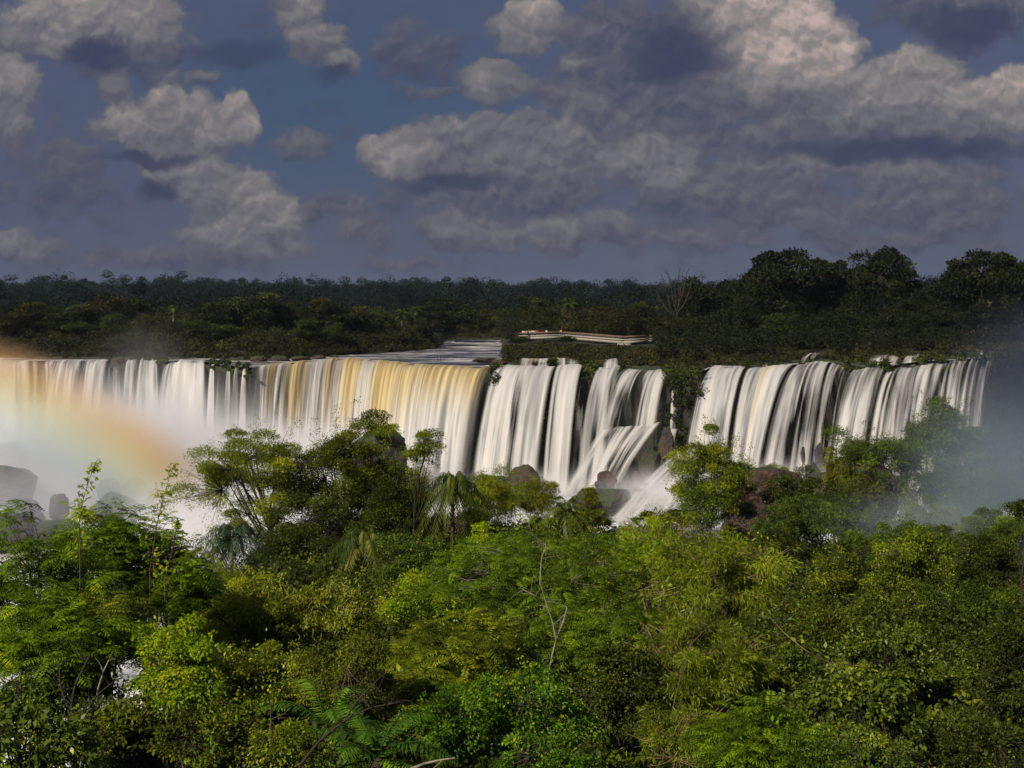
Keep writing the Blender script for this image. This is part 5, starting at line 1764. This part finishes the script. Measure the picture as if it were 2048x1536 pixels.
plant('brown dry twiggy shrub behind the arching palm', 'shrub', 690, 1365, 27, 85, 65, 'b', 'brown_green', kind='fine', scale=1.05, ncl=110, trunk=.06, group=FG, bark='bark_brown', tw=.008, lobes=.9)
plant('dense shrub at the bottom edge left of the arching palm', 'shrub', 580, 1500, 20, 70, 50, 'b', 'fern_olive', kind='small', scale=.8, ncl=150, trunk=.05, group=FG)
plant('feathery sprays closing the gap right of the two tall vine shoots', 'tree', 345, 1185, 33, 70, 60, 'fern', 'fern_green', ncl=110, trunk=.08, group=FG, fern=FE, lobes=.8)
plant('dark leafy shrub standing before the forked dark stems at left', 'shrub', 200, 1440, 24, 60, 45, 'b', 'dark', kind='medium', scale=.75, ncl=120, trunk=.05, group=FG)
plant('dusky shrub under the bright feathery tree at the left edge', 'shrub', 40, 1400, 25, 60, 45, 'b', 'mist_green', kind='medium', scale=.75, ncl=120, trunk=.05, group=FG)
# --- centre
plant('lime green vine bush below the khaki palm', 'shrub', 845, 1215, 52, 95, 60, 'b', 'lime', kind='medium', scale=1.1, ncl=210, trunk=.07, group=FG, lobes=.9)
plant('dark leafy shrub between the khaki palm and the lime bush', 'shrub', 830, 1130, 66, 80, 50, 'b', 'mist_green', kind='small', scale=1.5, ncl=230, trunk=.07, group=FG)
plant('bright leafy shrub behind the big feathery centre tree', 'shrub', 985, 1110, 60, 75, 50, 'b', 'lime', kind='medium', scale=1.2, ncl=180, trunk=.07, group=FG, lobes=.9)
plant('big feathery tree with a pale trunk in the centre', 'tree', 1080, 1150, 40, 190, 90, 'fern', 'fern_green', ncl=330, trunk=.10, bark='bark_pale', group=FG, fern=dict(per=7, L=.55, pairs=9, pin=.16, pw=.030), lobes=.7, fork=.15, nl=12)
plant('shaded lower sprays left under the big feathery tree', 'tree', 910, 1310, 33, 115, 60, 'fern', 'fern_olive', ncl=210, trunk=.07, group=FG, fern=FE)
plant('dark feathery branch right under the big feathery tree', 'tree', 1200, 1270, 35, 115, 70, 'fern', 'fern_green', ncl=220, trunk=.07, bark='bark_pale', group=FG, fern=FE)
plant('fresh green rounded bush at the bottom centre', 'shrub', 1045, 1435, 24, 140, 90, 'b', 'bright', kind='medium', scale=.62, ncl=330, trunk=.06, group=FG)
plant('deep green bush beside the arching palm at the bottom', 'shrub', 900, 1460, 23, 75, 80, 'b', 'bright', kind='small', scale=.8, ncl=210, trunk=.05, group=FG)
plant('dim feathery bush between palm and fresh green bush', 'shrub', 820, 1400, 28, 70, 55, 'fern', 'fern_olive', ncl=110, trunk=.06, group=FG, fern=FE)
plant('fresh green bush foot on the bottom edge', 'shrub', 1090, 1525, 20, 100, 45, 'b', 'bright', kind='medium', scale=.6, ncl=200, trunk=.05, group=FG)
plant('shadowed thicket right of the fresh green bush', 'shrub', 1235, 1400, 29, 80, 100, 'b', 'dark', kind='medium', scale=.8, ncl=230, trunk=.06, group=FG)
# --- right of centre
plant('sunlit thicket of long narrow leaves, top of the rise', 'shrub', 1430, 1165, 37, 135, 95, 'b', 'thin_olive', kind='narrow', scale=.80, ncl=360, trunk=.07, bark='twig_tan', group=FG, lobes=.7, tw=.012)
plant('lower shaded part of the narrow leaved thicket with tan twigs', 'shrub', 1395, 1330, 30, 130, 105, 'b', 'thin_olive', kind='narrow', scale=.66, ncl=330, trunk=.06, bark='twig_tan', group=FG, lobes=.8, tw=.012)
plant('narrow leaved bush with light tips left of the thicket', 'shrub', 1290, 1110, 46, 80, 55, 'b', 'lime', kind='narrow', scale=.9, ncl=190, trunk=.06, bark='twig_tan', group=FG, lobes=.9)
plant('small palm-like sprays on the crest left of the bright leaved tree', 'shrub', 1330, 1075, 60, 60, 32, 'b', 'yellow_olive', kind='narrow', scale=1.1, ncl=110, trunk=.05, group=FG, lobes=.9)
plant('dry grassy tangle low in the narrow leaved thicket', 'shrub', 1365, 1480, 23, 90, 65, 'b', 'thin_olive', kind='narrow', scale=.55, ncl=220, trunk=.05, bark='twig_tan', group=FG, lobes=.8)
plant('soft dark feathery bush on the bottom edge right of centre', 'shrub', 1520, 1490, 21, 110, 60, 'fern', 'fern_green', ncl=210, trunk=.06, group=FG, fern=dict(per=7, L=.36, pairs=10, pin=.11, pw=.018))
plant('green vine bush at the elbow of the long bare liana', 'shrub', 1560, 1370, 31, 75, 55, 'b', 'mist_green', kind='small', scale=1.0, ncl=170, trunk=.06, group=FG)
plant('bush of broad leaves in the lower right', 'shrub', 1700, 1430, 26, 130, 95, 'b', 'broad', kind='broad', scale=.66, ncl=340, trunk=.07, group=FG, lobes=.6)
plant('leafy bush behind the broad leaved bush at lower right', 'shrub', 1770, 1330, 36, 95, 60, 'b', 'broad', kind='medium', scale=.95, ncl=230, trunk=.06, group=FG)
plant('brown leaved slender tree left of the round sunlit tree', 'tree', 1672, 1185, 72, 50, 85, 'b', 'brown_green', kind='small', scale=1.4, ncl=190, trunk=.12, group=FG, bottom=.9)
plant('round tree with sunlit yellow green leaves at right', 'tree', 1825, 1150, 68, 75, 80, 'b', 'thin_olive', kind='medium', scale=1.3, ncl=280, trunk=.14, group=FG, bottom=.9)
plant('shaded bushy tree under the round sunlit tree', 'tree', 1780, 1255, 58, 90, 60, 'b', 'brown_green', kind='small', scale=1.3, ncl=240, trunk=.1, group=FG)
plant('dense dull green tree near the right edge', 'tree', 1970, 1130, 82, 80, 80, 'b', 'dark', kind='small', scale=1.6, ncl=260, trunk=.14, group=FG, bottom=.9)
plant('leafy green slope tree right of centre near the right edge', 'tree', 1900, 1255, 56, 110, 70, 'b', 'mist_green', kind='small', scale=1.3, ncl=300, trunk=.1, group=FG)
plant('branch of dark leaves entering from the right edge', 'tree', 2046, 1020, 60, 24, 20, 'b', 'dark', kind='small', scale=1.2, ncl=30, trunk=.05, group=FG)
plant('mid green bush right of the broad leaved bush', 'shrub', 1890, 1390, 40, 95, 70, 'b', 'broad', kind='small', scale=1.05, ncl=270, trunk=.07, group=FG)
plant('dark shadowed bush at the right edge', 'shrub', 2030, 1370, 33, 70, 110, 'b', 'dark', kind='small', scale=.95, ncl=300, trunk=.08, group=FG, bottom=.9)
plant('dim bush in the bottom right corner', 'shrub', 1960, 1500, 26, 120, 55, 'b', 'dark', kind='small', scale=.85, ncl=280, trunk=.06, group=FG)
plant('dark bush on the bottom edge under the broad leaves', 'shrub', 1740, 1530, 20, 130, 40, 'b', 'broad', kind='small', scale=.7, ncl=190, trunk=.05, group=FG)
plant('brown green bush below the slender brown tree', 'shrub', 1640, 1275, 50, 70, 55, 'b', 'brown_green', kind='small', scale=1.2, ncl=170, trunk=.06, group=FG)
plant('dull green bush rounding the right end of the slope', 'shrub', 2010, 1230, 62, 60, 60, 'b', 'mist_green', kind='small', scale=1.4, ncl=180, trunk=.08, group=FG)


# --- vine shoots, lianas and bare branches
def shoot(label, pts_px, D, leaf=.09, n=70, col='lime', spread=.14):
    rng = np.random.default_rng(int(pts_px[0][0]))
    P = np.array([at(x, y, D) for x, y in pts_px])
    o = P[0].copy()
    o[2] = gz(o[0], o[1])
    root = empty('vine_shoot', o)
    tag(root, label, 'vine', 'tall vine shoots')
    t = np.linspace(0, 1, 14)
    s = np.linspace(0, 1, len(P))
    Q = np.stack([np.interp(t, s, P[:, k]) for k in range(3)], 1)
    T = Tubes()
    T.add(np.concatenate([o[None] + (Q[0] - o) * np.linspace(0, .9, 3)[:, None], Q]), np.linspace(.012, .004, 17), 4)
    Cs, As = [], []
    for k in range(n):
        f = rng.random()
        p = np.array([np.interp(f, t, Q[:, j]) for j in range(3)])
        d = unit(np.array([rng.normal(), rng.normal() * .6, rng.normal(.1, .5)]))
        ln = spread * (1.25 - f) * rng.uniform(.3, 1.4) * 2
        T.add(np.stack([p, p + d * ln]), [.006, .003], 3)
        for j in range(rng.integers(2, 6)):
            Cs.append(p + d * ln * rng.uniform(.3, 1))
            As.append(unit(d + rng.normal(0, .6, 3) + np.array([0, 0, -.2])))
    V, F_ = leaf_quads(np.array(Cs), np.array(As), unit(rng.normal(0, .5, (len(Cs), 3)) + np.array([0, -.4, .8])), leaf * rng.uniform(.7, 1.3, len(Cs)), leaf * .5)
    mesh('leaves', V, [F_], G[col], root, face_tint=rng.beta(2, 2, len(Cs)), local=o)
    T.build('stem', MAT['bark_brown'], root, local=o)


shoot('tall leafy vine shoot, left one of two rising into the spray', [(160, 1110), (158, 1040), (166, 1000), (178, 960), (196, 915)], 29, n=62)
shoot('tall leafy vine shoot, right one of two rising into the spray', [(300, 1140), (312, 1060), (322, 1010), (334, 970), (349, 925)], 30, n=80)
shoot('side vine shoot leaning right over the bright spray', [(330, 1160), (345, 1100), (352, 1060), (358, 1040)], 31, n=46)
shoot('upright lime vine shoot climbing the left bush', [(335, 1330), (345, 1290), (350, 1262), (358, 1248)], 27, n=44, spread=.2)


def bare(label, paths, D, r, mat='twig_tan', name='bare_branch', twigs=8, seed=3, cat='branch', to_ground=True):
    rng = np.random.default_rng(seed)
    T = Tubes()
    o = np.array(at(paths[0][0][0], paths[0][0][1], D))
    if to_ground:
        g0 = o.copy()
        g0[2] = min(gz(o[0], o[1]), o[2] - .2)
        T.add(curve3(g0, o, (rng.normal(0, .1), 0, 0), 5), r * 1.1, 6)
        o = g0
    for q, pp in enumerate(paths):
        P = np.array([at(x, y, D + rng.normal(0, .15)) for x, y in pp])
        t = np.linspace(0, 1, 4 * len(P))
        s = np.linspace(0, 1, len(P))
        Q = np.stack([np.interp(t, s, P[:, k]) for k in range(3)], 1)
        Q[1:-1] = (Q[:-2] + Q[1:-1] * 2 + Q[2:]) / 4
        rr = r * (1 if q == 0 else .6)
        T.add(Q, np.linspace(rr, rr * .35, len(Q)), 6)
        for _ in range(twigs):
            k = rng.integers(len(Q) // 3, len(Q))
            d = unit(rng.normal(0, 1, 3) * np.array([1, .5, 1]) + np.array([0, 0, .4]))
            T.add(curve3(Q[k], Q[k] + d * rng.uniform(.15, .5), rng.normal(0, .06, 3), 4), np.linspace(rr * .35, .003, 4), 3)
    ob = T.build(name, MAT[mat], None, local=o)
    ob.location = o
    tag(ob, label, cat)


bare('pale forked bare stem rising through the centre foliage', [[(1093, 1400), (1100, 1330), (1112, 1280), (1126, 1245), (1134, 1215)], [(1112, 1280), (1104, 1240), (1090, 1200), (1080, 1165)], [(1090, 1205), (1068, 1190), (1044, 1178)], [(1080, 1170), (1082, 1120), (1092, 1090)]], 29.5, 0.024, 'bark_pale', 'bare_branch', 5, 4)
bare('thick bare brown limb sweeping up from the bottom centre', [[(600, 1530), (640, 1480), (690, 1440), (740, 1415), (812, 1402)], [(690, 1440), (715, 1400), (740, 1375), (770, 1345)], [(740, 1415), (720, 1390), (690, 1372)]], 19.5, 0.022, 'bark_dark', 'bare_branch', 9, 5)
bare('long thin liana sagging across the lower right', [[(1540, 1235), (1570, 1268), (1610, 1300), (1650, 1322), (1690, 1330), (1725, 1331)]], 30, 0.009, 'twig_tan', 'liana', 3, 6, 'vine', False)
bare('dark forked stems showing white water behind at left', [[(125, 1510), (140, 1430), (150, 1370), (180, 1310)], [(140, 1430), (120, 1370), (118, 1320)], [(135, 1460), (165, 1420), (200, 1385), (232, 1360)]], 25, 0.041, 'bark_dark', 'bare_branch', 8, 7)
bare('leaning pale dead stick among the left foliage', [[(196, 1378), (206, 1345), (220, 1315), (226, 1302)]], 26, 0.017, 'bark_pale', 'bare_branch', 3, 8)
bare('brown trunk leaning at the bottom left of centre', [[(560, 1540), (548, 1500), (540, 1462), (542, 1440)]], 20.5, 0.033, 'bark_brown', 'bare_branch', 3, 9)
bare('pale crooked twig cluster in the right thicket', [[(1345, 1420), (1362, 1350), (1380, 1290), (1400, 1230)], [(1362, 1350), (1330, 1310), (1300, 1270)], [(1380, 1290), (1420, 1250), (1452, 1228)]], 28, 0.012, 'bark_brown', 'bare_branch', 16, 10)
bare('fallen pale log along the bottom edge', [[(820, 1540), (850, 1527), (880, 1520), (910, 1516)]], 18.5, 0.025, 'bark_pale', 'bare_branch', 1, 12, to_ground=False)


def undergrowth():
    """low leafy cover of the near slope between the bigger plants"""
    rng = np.random.default_rng(23)
    n = 3600
    D = np.exp(rng.uniform(math.log(15), math.log(205), n))
    px = rng.uniform(-200, 2250, n)
    E = np.interp(px, EDGE[:, 0], EDGE[:, 1])
    k = D < E + 6
    D, px = D[k], px[k]
    R = np.clip(D * .016, .4, 1.7) * rng.uniform(.7, 1.3, len(D))
    P = np.stack([(px - 1024) / F * D, D, ground(px, D) + R * .5], 1)
    Vs, Fs, ts, off = [], [], [], 0
    for a, b, lw, per in ((0, 30, .10, 420), (30, 60, .13, 420), (60, 110, .17, 420), (110, 260, .28, 420)):
        m = (D >= a) & (D < b)
        if m.sum():
            V, F_, t = blob_crowns(rng, P[m], np.stack([R[m] * 1.2, R[m] * 1.2, R[m]], 1), per, lw)
            Vs.append(V)
            Fs.append(F_ + off)
            ts.append(t)
            off += len(V)
    o = mesh('undergrowth', np.concatenate(Vs), [np.concatenate(Fs)], G['dark'], face_tint=np.concatenate(ts))  # dark leaf colour stands in for shade in the gaps
    tag(o, 'leafy undergrowth covering the near slope, painted dark as shade between trees', 'undergrowth', kind='stuff')


undergrowth()

# ------------------------------------------------------------------ spray and rainbow
def mist_mat(name, dens, col, aniso=-.42, nscale=1.6, contrast=1.3, soft=1.0):
    m = bpy.data.materials.new(name)
    m.use_nodes = True
    N = NT(m.node_tree)
    N.n.clear()
    out = N.new('ShaderNodeOutputMaterial')
    pv = N.new('ShaderNodeVolumePrincipled')
    co = N.new('ShaderNodeTexCoord').outputs['Object']
    r = N.v('LENGTH', co)
    n = N.noise(co, nscale, 4, .55, .4).outputs[0]
    f = N.step(N.m('MULTIPLY_ADD', N.m('SUBTRACT', n, .5), .55 * contrast, r), 1.0, 1.0 - .95 * soft)
    d = N.m('MULTIPLY', N.m('MULTIPLY', f, f), N.m('MAXIMUM', N.m('MULTIPLY_ADD', N.m('SUBTRACT', n, .5), contrast * 2, 1.0), .05))
    N.put(pv.inputs['Density'], N.m('MULTIPLY', d, dens))
    N.put(pv.inputs['Color'], col)
    N.put(pv.inputs['Anisotropy'], aniso)
    N.l.new(pv.outputs[0], out.inputs['Volume'])
    return m


def unit_ball(name, mat):
    nu, nv = 32, 18
    th = np.linspace(0, 2 * math.pi, nu, endpoint=False)
    ph = np.linspace(.02, math.pi - .02, nv)
    T, Pp = np.meshgrid(th, ph)
    d = np.stack([np.sin(Pp) * np.cos(T), np.sin(Pp) * np.sin(T), np.cos(Pp)], -1).reshape(-1, 3)
    i = np.arange(nv - 1)[:, None] * nu
    j = np.arange(nu)[None, :]
    jn = (j + 1) % nu
    q = np.stack([i + j, i + nu + j, i + nu + jn, i + jn], -1).reshape(-1, 4)
    caps = [np.arange(nu)[None, ::1], (np.arange(nu)[::-1] + (nv - 1) * nu)[None, :]]
    return mesh(name, d, [q] + caps, mat)


def spray(label, px, py, D, rx, rz, ry, dens, col=(.995, .99, .98), aniso=-.5, **kw):
    o = unit_ball('spray', mist_mat('spray_mist', dens, col, aniso, **kw))
    o.location = at(px, py, D)
    o.scale = (rx / F * D, ry, rz / F * D)
    tag(o, label, 'spray', kind='stuff')
    return o


spray('bright white spray boiling up under the left falls', 230, 965, 276, 540, 275, 28, .46, contrast=.8)
spray('white spray hiding the foot of the big brown curtain', 600, 940, 272, 400, 150, 12, .40, contrast=.8)
spray('thick white spray on the pool behind the feathery trees', 420, 1085, 225, 290, 185, 30, .20, contrast=.8)
spray('thin grey spray drifting over the boulders at left', 30, 1010, 232, 300, 150, 22, .045, (.86, .88, .94))
spray('thin plume of spray rising above the left falls', 290, 740, 322, 150, 150, 6, .03, (.85, .82, .86))
spray('pale spray at the foot of the white centre curtains', 1060, 990, 264, 230, 75, 9, .22)
spray('pale spray over the white rapid', 1320, 1000, 236, 190, 90, 11, .22)
spray('low spray at the foot of the yellow streaked curtain', 1560, 970, 252, 220, 75, 8, .17)
spray('tall veil of spray tinted grey blue as cloud shade in front of the right end of the falls', 2000, 960, 172, 300, 290, 26, .048, (.40, .50, .58), -.2, contrast=.4)  # low albedo stands in for cloud shadow on the spray
spray('spray painted dim blue as shade rising over the plateau at the right edge', 2110, 760, 250, 300, 250, 20, .075, (.10, .12, .19), -.2, contrast=.4)  # very dark albedo, shade of the right edge put into colour
spray('low haze of spray over the hollow at right', 1850, 1050, 150, 300, 110, 18, .03, (.60, .68, .72), -.2, contrast=.6)


def rainbow(label, cx, cy, D, r_out, r_in, a0, a1, thick, dens, stops):
    """a bowed slab of lit droplets: colours run across its width. cx,cy: photo position of its centre of curvature"""
    c = np.array(at(cx, cy, D))
    ro, ri = r_out / F * D, r_in / F * D
    n = 48
    a = np.radians(np.linspace(a0, a1, n))
    V = []
    for k in range(n):
        for (r, y) in ((ri, -thick), (ro, -thick), (ro, thick), (ri, thick)):
            V.append((r * math.cos(a[k]), y, r * math.sin(a[k])))
    i = np.arange(n - 1)[:, None] * 4
    j = np.arange(4)[None, :]
    jn = (j + 1) % 4
    q = np.stack([i + j, i + 4 + j, i + 4 + jn, i + jn], -1).reshape(-1, 4)
    q = np.concatenate([q, [[0, 1, 2, 3]], [[4 * n - 1, 4 * n - 2, 4 * n - 3, 4 * n - 4]]])
    m = bpy.data.materials.new('rainbow_tinted_mist')
    m.use_nodes = True
    N = NT(m.node_tree)
    N.n.clear()
    out = N.new('ShaderNodeOutputMaterial')
    pv = N.new('ShaderNodeVolumePrincipled')
    co = N.new('ShaderNodeTexCoord').outputs['Object']
    sep = N.new('ShaderNodeSeparateXYZ')
    N.put(sep.inputs[0], co)
    r = N.m('SQRT', N.m('ADD', N.m('POWER', sep.outputs[0], 2), N.m('POWER', sep.outputs[2], 2)))
    t = N.m('DIVIDE', N.m('SUBTRACT', r, ri), ro - ri)
    ang = N.m('ARCTAN2', sep.outputs[2], sep.outputs[0])
    mid = math.radians((a0 + a1) / 2)
    half = math.radians(abs(a1 - a0) / 2)
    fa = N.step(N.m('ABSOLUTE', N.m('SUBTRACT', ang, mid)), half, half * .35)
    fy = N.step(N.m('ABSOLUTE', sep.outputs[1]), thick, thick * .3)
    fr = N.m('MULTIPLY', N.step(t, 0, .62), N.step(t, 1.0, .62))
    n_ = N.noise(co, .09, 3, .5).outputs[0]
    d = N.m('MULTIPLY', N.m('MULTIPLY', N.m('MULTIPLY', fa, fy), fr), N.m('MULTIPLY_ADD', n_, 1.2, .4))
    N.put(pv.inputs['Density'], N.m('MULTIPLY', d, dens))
    N.put(pv.inputs['Color'], N.ramp(t, stops))  # rainbow light painted as albedo bands along the radius
    pv.inputs['Anisotropy'].default_value = -.35
    N.l.new(pv.outputs[0], out.inputs['Volume'])
    o = mesh('rainbow', np.array(V), [q], m)
    o.location = c
    tag(o, label, 'rainbow')


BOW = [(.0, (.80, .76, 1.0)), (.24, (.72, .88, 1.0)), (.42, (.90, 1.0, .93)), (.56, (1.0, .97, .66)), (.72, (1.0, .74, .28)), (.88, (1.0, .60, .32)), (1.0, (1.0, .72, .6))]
rainbow('rainbow painted in mist arcing from the left edge down through the bright spray', -244, 1560, 255, 930, 650, 90, 34, 8, .09, BOW)
rainbow('faint teal and blue end of a rainbow painted in the spray at right', 2900, 1150, 158, 1250, 830, 146, 182, 9, .045, [(0, (.45, .35, .75)), (.25, (.2, .45, .9)), (.5, (.12, .75, .65)), (.7, (.55, .85, .25)), (.88, (1, .7, .2)), (1, (1, .4, .2))])


# ---- thin air between here and the ridge
def haze():
    b = Boxes()
    box(b.V, b.F, (0, 1300, -22), np.eye(3), (4600, 1420, 52))
    m = bpy.data.materials.new('thin_air')
    m.use_nodes = True
    N = NT(m.node_tree)
    N.n.clear()
    out = N.new('ShaderNodeOutputMaterial')
    pv = N.new('ShaderNodeVolumePrincipled')
    N.put(pv.inputs['Color'], (.62, .76, .95))
    pv.inputs['Density'].default_value = .00003
    N.l.new(pv.outputs[0], out.inputs['Volume'])
    o = b.build('haze', m)
    tag(o, 'thin blue haze in the air over the valley', 'haze', kind='stuff')


haze()
